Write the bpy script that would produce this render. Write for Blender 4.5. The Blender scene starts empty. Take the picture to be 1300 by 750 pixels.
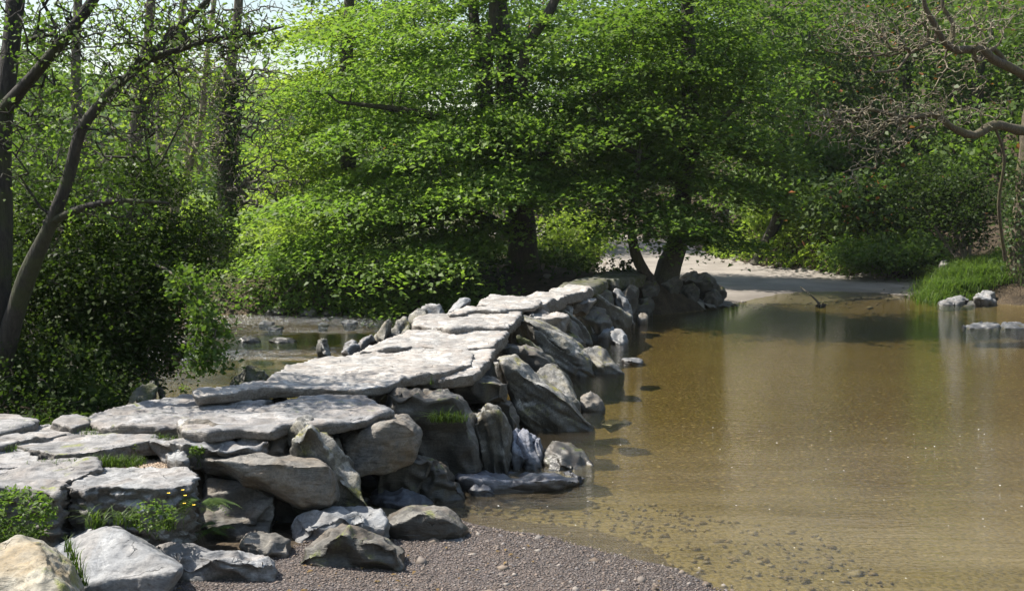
import bpy, math, random
import numpy as np
from mathutils import Vector
random.seed(7)
RS = np.random.RandomState(11)
scene = bpy.context.scene
COL = scene.collection
F = 1400.0
TH = math.atan(105.0 / F)
CAM = np.array([0.0, 0.0, 2.0])
CT, ST = math.cos(TH), math.sin(TH)

def ray(px, py):
    u = (px - 650.0) / F; v = -(py - 375.0) / F
    d = np.array([u, CT + v * ST, -ST + v * CT])
    return d / d[1]
def P(px, py, Y):
    return CAM + ray(px, py) * Y
def G(px, py, z):
    d = ray(px, py)
    return CAM + d * ((z - CAM[2]) / d[2])

# ---------------------------------------------------------------- noise
_perm = np.random.RandomState(3).permutation(256)
_perm = np.concatenate([_perm, _perm, _perm])
_g = np.random.RandomState(4).normal(size=(256, 3)); _g /= np.linalg.norm(_g, axis=1)[:, None]
def noise(p):
    p = np.asarray(p, float)
    i = np.floor(p).astype(int); f = p - i
    u = f * f * f * (f * (f * 6 - 15) + 10)
    i &= 255
    r = np.zeros(len(p))
    for dx in (0, 1):
        wx = u[:, 0] if dx else 1 - u[:, 0]
        for dy in (0, 1):
            wy = u[:, 1] if dy else 1 - u[:, 1]
            for dz in (0, 1):
                wz = u[:, 2] if dz else 1 - u[:, 2]
                h = _perm[_perm[_perm[(i[:, 0] + dx) & 255] + ((i[:, 1] + dy) & 255)] + ((i[:, 2] + dz) & 255)]
                r += wx * wy * wz * ((_g[h] * (f - np.array([dx, dy, dz]))).sum(1))
    return r * 1.6
def fbm(p, o=4, gain=.5):
    r = 0; a = 1.0; p = np.asarray(p, float)
    for k in range(o):
        r = r + a * noise(p + k * 17.3); p = p * 2.03; a *= gain
    return r

# ---------------------------------------------------------------- meshes
def new_mesh(name, V, faces_sizes, loops):
    """V (n,3); faces_sizes: int k or array; loops flat index array"""
    me = bpy.data.meshes.new(name)
    V = np.asarray(V, np.float32)
    loops = np.asarray(loops, np.int32).ravel()
    if isinstance(faces_sizes, int):
        nf = len(loops) // faces_sizes
        tot = np.full(nf, faces_sizes, np.int32)
    else:
        tot = np.asarray(faces_sizes, np.int32); nf = len(tot)
    st = np.concatenate([[0], np.cumsum(tot)[:-1]]).astype(np.int32)
    me.vertices.add(len(V)); me.vertices.foreach_set('co', V.ravel())
    me.loops.add(len(loops)); me.loops.foreach_set('vertex_index', loops)
    me.polygons.add(nf); me.polygons.foreach_set('loop_start', st); me.polygons.foreach_set('loop_total', tot)
    me.update(calc_edges=True)
    return me
def face_attr(me, name, vals):
    a = me.attributes.new(name, 'FLOAT', 'FACE'); a.data.foreach_set('value', np.asarray(vals, np.float32))
def smooth(me, on=True):
    me.polygons.foreach_set('use_smooth', np.full(len(me.polygons), on))
def link(name, me, mat, parent=None, loc=None):
    o = bpy.data.objects.new(name, me); COL.objects.link(o)
    if mat is not None: me.materials.append(mat)
    if parent is not None: o.parent = parent
    if loc is not None: o.location = [float(c) for c in loc]
    return o
def recenter(V, loc):
    return np.asarray(V, float) - np.asarray(loc, float)
def tag(o, label=None, cat=None, group=None, kind=None):
    if label: o['label'] = label
    if cat: o['category'] = cat
    if group: o['group'] = group
    if kind: o['kind'] = kind
    return o
def empty(name, loc, label, cat, group=None):
    o = bpy.data.objects.new(name, None); COL.objects.link(o); o.location = [float(c) for c in loc]
    o.empty_display_size = .2
    return tag(o, label, cat, group)

# ---------------------------------------------------------------- materials
class NT:
    def __init__(s, name):
        s.m = bpy.data.materials.new(name); s.m.use_nodes = True
        s.t = s.m.node_tree; s.t.nodes.clear()
        s.out = s.n('ShaderNodeOutputMaterial')
    def n(s, typ, **kw):
        nd = s.t.nodes.new(typ)
        for k, v in kw.items():
            if k.startswith('i_'):
                key = k[2:]
                key = int(key) if key.isdigit() else key.replace('_', ' ')
                s.set(nd, key, v)
            else: setattr(nd, k, v)
        return nd
    def set(s, nd, key, v):
        if isinstance(v, bpy.types.NodeSocket): s.t.links.new(v, nd.inputs[key])
        elif isinstance(v, bpy.types.Node): s.t.links.new(v.outputs[0], nd.inputs[key])
        else: nd.inputs[key].default_value = v
    def noise(s, vec, scale, detail=4, rough=.55, dist=0):
        return s.n('ShaderNodeTexNoise', i_Vector=vec, i_Scale=scale, i_Detail=detail, i_Roughness=rough, i_Distortion=dist).outputs[0]
    def ramp(s, fac, *stops, interp='LINEAR'):
        r = s.n('ShaderNodeValToRGB'); r.color_ramp.interpolation = interp
        els = r.color_ramp.elements
        while len(els) < len(stops): els.new(.5)
        for e, (p, c) in zip(els, stops):
            e.position = p; e.color = (c, c, c, 1) if isinstance(c, (int, float)) else (*c, 1)
        s.set(r, 0, fac); return r.outputs[0]
    def mix(s, fac, a, b, mode='MIX'):
        m = s.n('ShaderNodeMix', data_type='RGBA', blend_type=mode)
        s.set(m, 0, fac)
        for k, v in ((6, a), (7, b)):
            if isinstance(v, tuple): v = (*v, 1)
            s.set(m, k, v)
        return m.outputs[2]
    def math(s, op, a, b=0.0, clamp=False):
        m = s.n('ShaderNodeMath', operation=op, use_clamp=clamp); s.set(m, 0, a); s.set(m, 1, b); return m.outputs[0]
    def bump(s, h, dist, strength=1.0, normal=None):
        b = s.n('ShaderNodeBump', i_Height=h, i_Distance=dist, i_Strength=strength)
        if normal is not None: s.set(b, 'Normal', normal)
        return b.outputs[0]
    def scaled(s, vec, sc, rot=(0, 0, 0)):
        return s.n('ShaderNodeMapping', i_Vector=vec, i_Scale=sc, i_Rotation=rot).outputs[0]
    def objco(s): return s.n('ShaderNodeTexCoord').outputs['Object']
    def pos(s): return s.n('ShaderNodeNewGeometry').outputs['Position']
    def rnd(s): return s.n('ShaderNodeObjectInfo').outputs['Random']
    def done(s, shader):
        s.t.links.new(shader if isinstance(shader, bpy.types.NodeSocket) else shader.outputs[0], s.out.inputs['Surface']); return s.m

def rock_mat(name, c0, c1, warm=None, warm_amt=.0, moss=0.0, mosscol=(.10, .11, .02), wet=.12, lichen=.5, strata=(1, 1, 6), sides=None, side_lo=.55):
    """c0 darker, c1 paler mineral colour; warm: brown iron stains; moss: amount; wet: height of the wet band over the water"""
    t = NT(name); v = t.objco(); pos = t.pos()
    off = t.n('ShaderNodeVectorMath', operation='ADD', i_0=v, i_1=t.n('ShaderNodeCombineXYZ', i_X=t.math('MULTIPLY', t.rnd(), 37.0), i_Y=t.math('MULTIPLY', t.rnd(), 11.0)).outputs[0]).outputs[0]
    big = t.noise(off, 2.6, 5, .6, .4)
    mid = t.noise(off, 11, 6, .65)
    fine = t.noise(off, 70, 4, .7)
    st = t.noise(t.scaled(off, strata), 9, 5, .6, .6)
    col = t.mix(t.ramp(big, (.36, 0), (.62, 1)), c0, c1)
    col = t.mix(t.math('MULTIPLY', t.ramp(st, (.40, 1), (.52, 0)), .55), col, tuple(c * .45 for c in c0))
    lc = t.ramp(t.noise(off, 6.5, 8, .72, .5), (.52, 0), (.60, 1))
    col = t.mix(t.math('MULTIPLY', lc, lichen), col, tuple(min(.62, c * 1.45) for c in c1))
    if warm:
        w = t.ramp(t.noise(off, 3.3, 6, .6, 1.0), (.45, 0), (.62, 1))
        col = t.mix(t.math('MULTIPLY', w, warm_amt), col, warm)
    stn = t.ramp(t.noise(off, 1.7, 7, .68, .9), (.46, 0), (.58, 1))
    col = t.mix(t.math('MULTIPLY', stn, .42), col, tuple(c * .5 for c in c0))
    crk = t.n('ShaderNodeTexVoronoi', feature='DISTANCE_TO_EDGE', i_Vector=t.n('ShaderNodeVectorMath', operation='ADD', i_0=t.scaled(off, (1, 2.2, 2)), i_1=t.n('ShaderNodeTexNoise', i_Vector=off, i_Scale=3.0, i_Detail=5.0).outputs[1]).outputs[0], i_Scale=1.6).outputs[0]
    crk = t.math('MULTIPLY', t.ramp(crk, (.0, 1), (.012, 0)), t.ramp(big, (.54, 0), (.64, 1)))
    col = t.mix(t.math('MULTIPLY', crk, .6), col, (.02, .018, .015))
    col = t.mix(t.math('MULTIPLY', t.ramp(fine, (.40, 1), (.52, 0)), .35), col, tuple(c * .4 for c in c0))
    pits = t.ramp(t.n('ShaderNodeTexVoronoi', i_Vector=off, i_Scale=24.0).outputs[0], (.06, 1), (.14, 0))
    col = t.mix(t.math('MULTIPLY', t.math('MULTIPLY', pits, t.ramp(mid, (.5, 0), (.6, 1))), .5), col, (.03, .028, .025))
    if moss > 0:
        mm = t.ramp(t.noise(off, 4.2, 7, .7, .3), (.60 - moss * .28, 0), (.70 - moss * .25, 1))
        col = t.mix(mm, col, t.mix(t.ramp(fine, (.4, 0), (.6, 1)), mosscol, tuple(c * 2.1 for c in mosscol)))
    if sides:   # slab edges earthy and lichen-dark, tops worn pale; elsewhere painted shade on steep faces
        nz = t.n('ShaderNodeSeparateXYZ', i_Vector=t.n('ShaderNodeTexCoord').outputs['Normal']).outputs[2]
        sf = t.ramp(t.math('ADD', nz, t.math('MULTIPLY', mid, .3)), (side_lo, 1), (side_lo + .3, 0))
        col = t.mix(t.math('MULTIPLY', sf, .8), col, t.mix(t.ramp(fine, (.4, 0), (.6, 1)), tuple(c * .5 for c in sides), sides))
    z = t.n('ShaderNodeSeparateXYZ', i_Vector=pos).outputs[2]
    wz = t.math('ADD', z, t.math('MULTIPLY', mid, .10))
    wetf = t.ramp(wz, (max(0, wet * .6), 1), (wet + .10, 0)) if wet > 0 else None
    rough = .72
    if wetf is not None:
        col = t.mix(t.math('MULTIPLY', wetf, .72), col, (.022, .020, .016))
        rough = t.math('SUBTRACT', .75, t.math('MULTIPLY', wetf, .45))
    b1 = t.bump(st, .012, .7)
    b2 = t.bump(mid, .007, .7, b1)
    b3 = t.bump(fine, .0035, .8, b2)
    b4 = t.bump(crk, -.012, .9, t.bump(pits, -.004, .5, b3))
    return t.done(t.n('ShaderNodeBsdfPrincipled', i_Base_Color=col, i_Roughness=rough, i_Normal=b4, i_Specular_IOR_Level=.5))

def leaf_mat(name, c0, c1, c2=None, trans=.45, spec=.35, dead=None):
    t = NT(name)
    r = t.n('ShaderNodeAttribute', attribute_name='rnd', attribute_type='GEOMETRY').outputs['Fac']
    big = t.ramp(t.noise(t.pos(), .7, 3, .6), (.35, 0), (.65, 1))
    col = t.mix(r, c0, c1)
    if c2: col = t.mix(t.math('MULTIPLY', big, .8), col, c2)
    if dead: col = t.mix(t.ramp(r, (.965, 0), (.97, 1), interp='CONSTANT'), col, dead)
    pr = t.n('ShaderNodeBsdfPrincipled', i_Base_Color=col, i_Roughness=.5, i_Specular_IOR_Level=spec * .6)
    tc = t.mix(.5, col, (.42, .62, .04), 'MIX')
    tr = t.n('ShaderNodeBsdfTranslucent', i_Color=t.mix(1.0, col, (1.6, 1.75, .8), 'MULTIPLY'))
    return t.done(t.n('ShaderNodeMixShader', i_0=trans, i_1=pr, i_2=tr))

def bark_mat(name, c0, c1, moss=0.0, mosscol=(.06, .07, .012)):
    t = NT(name); v = t.pos()
    a = t.noise(t.scaled(v, (6, 6, 1.4)), 5, 6, .65, .5)
    b = t.noise(v, 3, 5, .6)
    col = t.mix(t.ramp(a, (.38, 0), (.62, 1)), c0, c1)
    if moss: col = t.mix(t.math('MULTIPLY', t.ramp(b, (.45, 0), (.58, 1)), moss), col, mosscol)
    return t.done(t.n('ShaderNodeBsdfPrincipled', i_Base_Color=col, i_Roughness=.85, i_Normal=t.bump(a, .03, .8)))

# ---------------------------------------------------------------- leaves
def leaf_arrays(C, size, up=.75, aspect=.6, fold=.18, dirs=None):
    """C: centres (n,3). returns V (4n,3)"""
    n = len(C); C = np.asarray(C, float)
    nrm = RS.normal(size=(n, 3)); nrm /= np.linalg.norm(nrm, axis=1)[:, None]
    nrm = nrm * (1 - up) + np.array([0, 0, 1.0]) * up
    nrm /= np.linalg.norm(nrm, axis=1)[:, None]
    a = RS.normal(size=(n, 3)) if dirs is None else dirs + RS.normal(size=(n, 3)) * .5
    a -= (a * nrm).sum(1)[:, None] * nrm; a /= (np.linalg.norm(a, axis=1)[:, None] + 1e-9)
    b = np.cross(nrm, a)
    s = size * RS.uniform(.5, 1.4, (n, 1))
    base = C - a * s * .5; tip = C + a * s * .5 - nrm * s * .12
    m = C - a * s * .06 + nrm * s * fold * .5
    l = m + b * s * aspect * .5; r = m - b * s * aspect * .5
    base = base; V = np.stack([base, r, tip, l], 1).reshape(-1, 3)
    return V
def leaf_mesh(name, V, rnd=None):
    n = len(V) // 4
    me = new_mesh(name, V, 4, np.arange(4 * n))
    face_attr(me, 'rnd', RS.uniform(0, 1, n) if rnd is None else rnd)
    return me

def in_blobs(blobs, seedjit=1.0):
    """blobs: (px,py,rx,ry,Y,rY,n) -> points uniformly in the ellipsoids, real positions"""
    out = []
    for (px, py, rx, ry, Y, rY, n) in blobs:
        d = RS.normal(size=(n, 3)); d /= np.linalg.norm(d, axis=1)[:, None]
        rad = RS.uniform(0, 1, (n, 1)) ** (1 / 2.6)
        c = P(px, py, Y)
        out.append(c + d * rad * np.array([rx * Y / F, rY, ry * Y / F]))
    return np.concatenate(out)

def sprays(pts, outward, per, R, size, thick=.16, up=.72, droop=.35, cull=True):
    """flat fans of leaves around each point, tilted down away from the trunk"""
    n = len(pts)
    k = np.repeat(np.arange(n), per)
    ang = RS.uniform(0, 2 * np.pi, len(k)); rr = np.sqrt(RS.uniform(0, 1, len(k)))
    Rn = R * RS.uniform(.6, 1.35, n)
    o = outward / (np.linalg.norm(outward, axis=1)[:, None] + 1e-6)
    o = o[k]; side = np.stack([-o[:, 1], o[:, 0], 0 * o[:, 0]], 1)
    x = np.cos(ang) * rr * Rn[k] * 1.25; y = np.sin(ang) * rr * Rn[k] * .85
    z = RS.normal(size=len(k)) * thick * Rn[k] - droop * x * .5 - droop * .5 * (rr * Rn[k]) ** 2 / Rn[k]
    q = pts[k] + o * x[:, None] + side * y[:, None] + np.array([0, 0, 1.0]) * z[:, None]
    return leaf_arrays(q, size, up=up, dirs=o)

# ---------------------------------------------------------------- branches
def grow(trunk_pts, trunk_r, A, wander=.25, bias=.22, tip=.006, expo=2.3, sag=.0, maxd=None):
    """trunk polylines (list of arrays) with radii; A attractors. returns segments arrays (p0,p1,r0,r1) and outward dirs for A"""
    N = []; par = []; rad = []; plen = []
    for tp, tr in zip(trunk_pts, trunk_r):
        tp = np.asarray(tp, float)
        st = len(N)
        if st == 0: prev = -1
        else:
            d = np.linalg.norm(np.array(N) - tp[0], axis=1); prev = int(d.argmin())
        tr = np.interp(np.linspace(0, 1, len(tp)), np.linspace(0, 1, len(tr)), tr)
        for i, p in enumerate(tp):
            N.append(p); par.append(prev); rad.append(tr[i]); plen.append(0.0 if i == 0 and prev < 0 else plen[prev] * .3 + i * .05)
            prev = len(N) - 1
    nt = len(N)
    n = len(A)
    M = nt + 3 * n + 5
    NN = np.zeros((M, 3)); NN[:nt] = N; PL = np.zeros(M); PL[:nt] = plen
    par = par + [0] * (M - nt); rad = rad + [0] * (M - nt)
    dist0 = np.min(np.linalg.norm(A[:, None, :] - NN[None, :nt], axis=2), axis=1)
    order = np.argsort(dist0 + RS.uniform(0, .3, n)); cur = nt; own = np.zeros(n, int)
    for i in order:
        a = A[i]
        df = NN[:cur] - a
        d = np.linalg.norm(df, axis=1)
        c = d * (1 + .25 * np.maximum(0, df[:, 2]) / (d + 1e-6)) + bias * PL[:cur]
        j = int(c.argmin()); L = d[j]; p0 = NN[j]
        for f in (.36, .7):
            NN[cur] = p0 + (a - p0) * f + RS.normal(size=3) * L * wander * .3 + np.array([0, 0, (-sag if f > .5 else sag * .5)]) * L * .2
            par[cur] = j if f < .5 else cur - 1; PL[cur] = PL[j] + L * f; cur += 1
        NN[cur] = a; par[cur] = cur - 1; PL[cur] = PL[j] + L; own[i] = cur; cur += 1
    NN = NN[:cur]; par = np.array(par[:cur]); acc = np.zeros(cur)
    has = np.zeros(cur, bool)
    for k in range(cur - 1, -1, -1):
        if k >= nt and not has[k]: acc[k] += tip ** expo
        if par[k] >= 0 and k >= nt: acc[par[k]] += acc[k] * 1.0; has[par[k]] = True
        elif par[k] >= 0: has[par[k]] = True
    r = acc ** (1 / expo)
    r[:nt] = np.array(rad[:nt])
    ks = np.where(par >= 0)[0]
    p1 = NN[ks]; p0 = NN[par[ks]]; r1 = r[ks]; r0 = np.minimum(r[par[ks]], np.where(ks < nt, 9, r1 * 1.5))
    outw = NN[own] - NN[par[par[own]]]
    base = trunk_pts[0][0]
    o2 = A - np.array([base[0], base[1], 0]); o2[:, 2] = 0
    outw[:, 2] = 0; outw = outw / (np.linalg.norm(outw, axis=1)[:, None] + 1e-6) + o2 / (np.linalg.norm(o2, axis=1)[:, None] + 1e-6)
    return p0, p1, r0, r1, outw

def tubes(p0, p1, r0, r1, k=5):
    d = p1 - p0; L = np.linalg.norm(d, axis=1)[:, None]; d = d / (L + 1e-9)
    ref = np.where(np.abs(d[:, 2:3]) > .9, np.array([[1.0, 0, 0]]), np.array([[0, 0, 1.0]]))
    u = np.cross(d, ref); u /= np.linalg.norm(u, axis=1)[:, None]; w = np.cross(d, u)
    p1 = p1 + d * np.minimum(r1[:, None] * .5, .03)
    a = np.arange(k) * 2 * np.pi / k
    c = np.cos(a)[None, :, None]; s = np.sin(a)[None, :, None]
    ring = u[:, None, :] * c + w[:, None, :] * s
    A = p0[:, None] + ring * r0[:, None, None]; B = p1[:, None] + ring * r1[:, None, None]
    V = np.concatenate([A, B], 1).reshape(-1, 3)
    n = len(p0); base = (np.arange(n) * 2 * k)[:, None]
    i = np.arange(k); j = (i + 1) % k
    Fq = np.stack([base + i, base + j, base + k + j, base + k + i], 2).reshape(-1, 4)
    return V, Fq

def smooth_path(pts, step=.3, jit=0.0):
    pts = np.asarray(pts, float)
    out = []
    for i in range(len(pts) - 1):
        pm = pts[max(i - 1, 0)]; a = pts[i]; b = pts[i + 1]; pn = pts[min(i + 2, len(pts) - 1)]
        m = max(2, int(np.linalg.norm(b - a) / step))
        for k in range(m):
            t = k / m
            out.append(.5 * ((2 * a) + (b - pm) * t + (2 * pm - 5 * a + 4 * b - pn) * t * t + (3 * a - pm - 3 * b + pn) * t ** 3))
    out.append(pts[-1]); out = np.array(out)
    if jit: out[1:-1] += RS.normal(size=out[1:-1].shape) * jit
    return out
def trunk_tube(path, radii, k=14, rough=.12):
    """one continuous tube along a smooth path with burrs"""
    path = np.asarray(path, float); n = len(path)
    r = np.interp(np.linspace(0, 1, n), np.linspace(0, 1, len(radii)), radii)
    d = np.gradient(path, axis=0); d /= np.linalg.norm(d, axis=1)[:, None]
    u = np.cross(d, np.array([0.31, 1.0, .2])); u /= np.linalg.norm(u, axis=1)[:, None]; w = np.cross(d, u)
    a = np.arange(k) * 2 * np.pi / k
    ring = u[:, None] * np.cos(a)[None, :, None] + w[:, None] * np.sin(a)[None, :, None]
    V0 = path[:, None] + ring * r[:, None, None]
    nz = fbm(V0.reshape(-1, 3) * np.array([3, 3, 1.2]) + 5, 3).reshape(n, k)
    V = path[:, None] + ring * (r[:, None] * (1 + rough * 1.8 * nz))[..., None]
    V = V.reshape(-1, 3)
    i = np.arange(n - 1)[:, None] * k; j = np.arange(k)[None]; j2 = (j + 1) % k
    Fq = np.stack([i + j, i + j2, i + k + j2, i + k + j], 2).reshape(-1, 4)
    V = np.vstack([V, path[-1:]]); 
    return V, Fq
def merge(parts):
    Vs = []; Fs = []; o = 0
    for V, Fq in parts:
        Vs.append(V); Fs.append(Fq + o); o += len(V)
    return np.concatenate(Vs), np.concatenate(Fs)

def make_tree(kind, label, cat, trunks, bark, leaf, blobs=None, attract=None, per=40, R=.5, lsize=.08, tip=.006, wander=.25, bias=.22,
              group=None, thick=.16, up=.72, droop=.35, extra_leaf=None, rough=.12, expo=2.3, crown_name='crown', step=.3, leaf_frac=1.0, sag=0., parts=True, k=12, twig_mat=None, gap=None, tier=None):
    """trunks: list of (points, radii)."""
    base = np.array(trunks[0][0][0], float)
    tp = [smooth_path(t[0], step) for t in trunks]
    A = attract if attract is not None else in_blobs(blobs)
    if tier is not None:      # boughs spread in drooping storeys with air between them
        do = np.linalg.norm(A[:, :2] - base[:2], axis=1); ang = np.arctan2(A[:, 1] - base[1], A[:, 0] - base[0])
        ph = .28 * np.sin(ang * 2 + len(label)) + .22 * np.sin(ang * 5 + 1)
        q = (A[:, 2] + .26 * do) / tier + ph
        A = A.copy(); A[:, 2] = (np.round(q) - ph + RS.normal(size=len(A)) * .10) * tier - .26 * do
    if gap is not None:
        gn = noise(A * np.array([.75, .5, 1.05]) + len(label)); A = A[gn > gap]
    p0, p1, r0, r1, ow = grow(tp, [t[1] for t in trunks], A, wander, bias, tip, expo, sag)
    nt = sum(len(t) for t in tp) - 1
    parts_ = [trunk_tube(t, tr[1], k=k, rough=rough) for t, tr in zip(tp, trunks)]
    b0, b1, q0, q1 = p0[nt:], p1[nt:], r0[nt:], r1[nt:]
    thickm = q0 > .02
    for msk, kk in ((thickm, 7), (~thickm, 3)):
        if msk.any(): parts_.append(tubes(b0[msk], b1[msk], q0[msk], q1[msk], kk))
    root = empty(kind, base, label, cat, group)
    if twig_mat is not None:
        V, Fq = parts_.pop(); me = new_mesh('twigs', recenter(V, base), 4, Fq); link('twigs', me, twig_mat, root)
    V, Fq = merge(parts_)
    me = new_mesh('trunk', recenter(V, base), 4, Fq); smooth(me); link('trunk', me, bark, root)
    if leaf is not None and per > 0:
        sel = RS.uniform(size=len(A)) < leaf_frac
        LV = sprays(A[sel], ow[sel], per, R, lsize, thick, up, droop)
        if extra_leaf is not None: LV = np.concatenate([LV, extra_leaf])
        link(crown_name, leaf_mesh(crown_name, recenter(LV, base)), leaf, root)
    return root
# ---------------------------------------------------------------- rock materials
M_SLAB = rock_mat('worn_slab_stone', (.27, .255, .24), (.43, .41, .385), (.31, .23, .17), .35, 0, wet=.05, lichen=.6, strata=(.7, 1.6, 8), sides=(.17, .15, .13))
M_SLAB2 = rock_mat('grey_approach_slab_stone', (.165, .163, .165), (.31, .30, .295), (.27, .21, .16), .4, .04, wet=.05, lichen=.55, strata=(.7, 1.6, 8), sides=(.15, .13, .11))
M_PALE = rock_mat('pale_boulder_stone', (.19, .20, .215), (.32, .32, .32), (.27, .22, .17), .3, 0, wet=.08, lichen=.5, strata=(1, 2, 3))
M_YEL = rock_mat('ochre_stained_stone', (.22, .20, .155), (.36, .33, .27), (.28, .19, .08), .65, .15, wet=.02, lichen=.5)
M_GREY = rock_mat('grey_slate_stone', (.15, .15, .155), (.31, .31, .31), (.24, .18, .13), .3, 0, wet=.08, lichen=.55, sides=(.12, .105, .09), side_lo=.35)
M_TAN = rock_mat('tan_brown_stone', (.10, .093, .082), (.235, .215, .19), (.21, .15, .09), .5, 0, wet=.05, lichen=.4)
M_DARK = rock_mat('damp_shaded_stone', (.06, .056, .05), (.21, .195, .17), (.14, .095, .055), .5, .12, wet=.16, lichen=.4, sides=(.055, .05, .042), side_lo=.45)  # damp near the water; dark sides stand for shade on the fronts
M_LEAN = rock_mat('striped_leaning_stone', (.085, .082, .075), (.30, .29, .27), (.22, .17, .06), .35, .22, (.12, .11, .025), wet=.14, lichen=.7, strata=(5, 2, 5), sides=(.075, .07, .058), side_lo=.28)  # sides: shade of the leaning fronts put into the colour
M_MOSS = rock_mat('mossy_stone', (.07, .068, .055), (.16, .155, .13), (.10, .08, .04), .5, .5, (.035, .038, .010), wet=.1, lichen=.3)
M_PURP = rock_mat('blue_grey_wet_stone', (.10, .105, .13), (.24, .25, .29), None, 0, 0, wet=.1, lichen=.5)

# ---------------------------------------------------------------- terrain functions
RIVER = np.array([(-80, 17), (-30, 15.5), (-14, 14.2), (-8, 13.2), (-5.6, 12.4), (-4.0, 10.9), (-3.0, 9.3), (-2.1, 8.3), (-1.2, 7.5), (-.25, 6.82), (.22, 6.62), (.56, 6.3), (.84, 5.9),
                  (1.08, 5.6), (2.2, 4.8), (5, 3.6), (12, 0), (60, -20), (80, 27), (14, 23.6), (11, 23.6), (9.9, 25.2), (9.6, 27.6), (8.4, 28.4), (7.0, 28.0), (5.9, 26.6), (5.0, 25.0), (4.3, 23.2),
                  (3.0, 21.6), (1.6, 21.4), (-.4, 21.8), (-1.5, 22), (-5.5, 21.6), (-12, 22.3), (-30, 24), (-80, 27)], float)
HILL = np.array([(16, 24.5), (12.3, 28.5), (10.6, 31.5), (8.6, 34.3), (7.3, 38), (7.6, 50), (3.2, 57), (-3, 54), (-8, 66), (-8, 400), (500, 400), (500, 20)], float)
ROAD = np.array([(3.9, 23.0), (6, 25), (8, 27), (9.5, 26.4), (10.3, 27.6), (11.6, 28.4), (10.5, 31.3), (8.4, 34.1), (7.0, 38), (7.2, 50), (3.0, 57), (-4, 54), (-4, 51), (2.0, 51.5), (3.7, 46), (2.9, 36), (2.3, 28), (2.2, 24.2)], float)
GRAVEL = np.array([(-2.3, 3.5), (-2.3, 5.2), (-1.55, 5.6), (-1.0, 6.7), (-.3, 7.2), (.45, 7.1), (.8, 6.55), (1.0, 6.0), (1.25, 5.35), (2.0, 3.0), (1.5, 2.0), (-1.0, 2.0)], float)
def sdist(poly, X, Y):
    """signed distance, positive inside"""
    P0 = poly; P1 = np.roll(poly, -1, 0)
    best = np.full(X.shape, 1e9); ins = np.zeros(X.shape, bool)
    for (x0, y0), (x1, y1) in zip(P0, P1):
        dx, dy = x1 - x0, y1 - y0
        t = np.clip(((X - x0) * dx + (Y - y0) * dy) / (dx * dx + dy * dy), 0, 1)
        best = np.minimum(best, np.hypot(X - x0 - t * dx, Y - y0 - t * dy))
        c = ((y0 > Y) != (y1 > Y)) & (X < (x1 - x0) * (Y - y0) / (y1 - y0 + 1e-12) + x0)
        ins ^= c
    return np.where(ins, best, -best)
def sst(a, b, x):
    t = np.clip((x - a) / (b - a), 0, 1); return t * t * (3 - 2 * t)
def height(X, Y, fine=True):
    X = np.asarray(X, float); Y = np.asarray(Y, float); sh = X.shape
    X = X.ravel(); Y = Y.ravel()
    d = sdist(RIVER, X, Y)
    p = np.stack([X, Y, 0 * X], 1)
    n1 = fbm(p * .35 + 3, 3); n2 = fbm(p * 1.3 + 9, 3)
    land = -d
    bank = .80 * (1 - np.exp(-np.maximum(land, 0) * 1.3)) + .10 * n1 * sst(0, 2, land) + .05 * n2 * sst(0, .6, land)
    grav = .052 * land + .012 * n2
    wg = sst(-2.2, -1.8, X) * sst(8.5, 7.2, Y)
    wg = np.maximum(wg, sst(-1.7, -1.2, X) * sst(9, 8, Y))
    wg = np.maximum(wg, sst(6.15, 6.0, Y) * sst(-6, -4, X))
    low = np.minimum(grav, .25)
    app = .42 + .02 * n2
    wa = sst(-1.8, -2.0, X) * sst(5.9, 6.1, Y) * sst(8.6, 8.1, Y)
    z = bank * (1 - wg) + low * wg
    z = z * (1 - wa) + app * wa
    dr = sdist(ROAD, X, Y)
    wr = sst(-1.2, .1, dr)
    road = .03 * land + .015 * n2 + .008 * np.maximum(0, Y - 30)
    z = z * (1 - wr) + np.clip(road, -.2, 1.5) * wr
    # mound under the pair of trees at the bridge end
    z += .28 * np.exp(-(((X - 3.0) / 1.0) ** 2 + ((Y - 22.6) / .9) ** 2)) * (land > 0)
    z = np.where(d > 0, -np.minimum(.34, .11 * d) + .02 * n2, z)
    dh = sdist(HILL, X, Y)
    z += np.where(dh > 0, np.minimum(.62 * dh + 1.2 * n1 * sst(0, 6, dh), 52 + 0 * dh), 0)
    # far hill on the left beyond the meadow
    z += sst(60, 300, Y) * 27 * sst(10, -40, X) * (1 + .25 * n1 * 0) + sst(28, 60, Y) * 1.5 * sst(0, -10, X)
    return z.reshape(sh)

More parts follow.
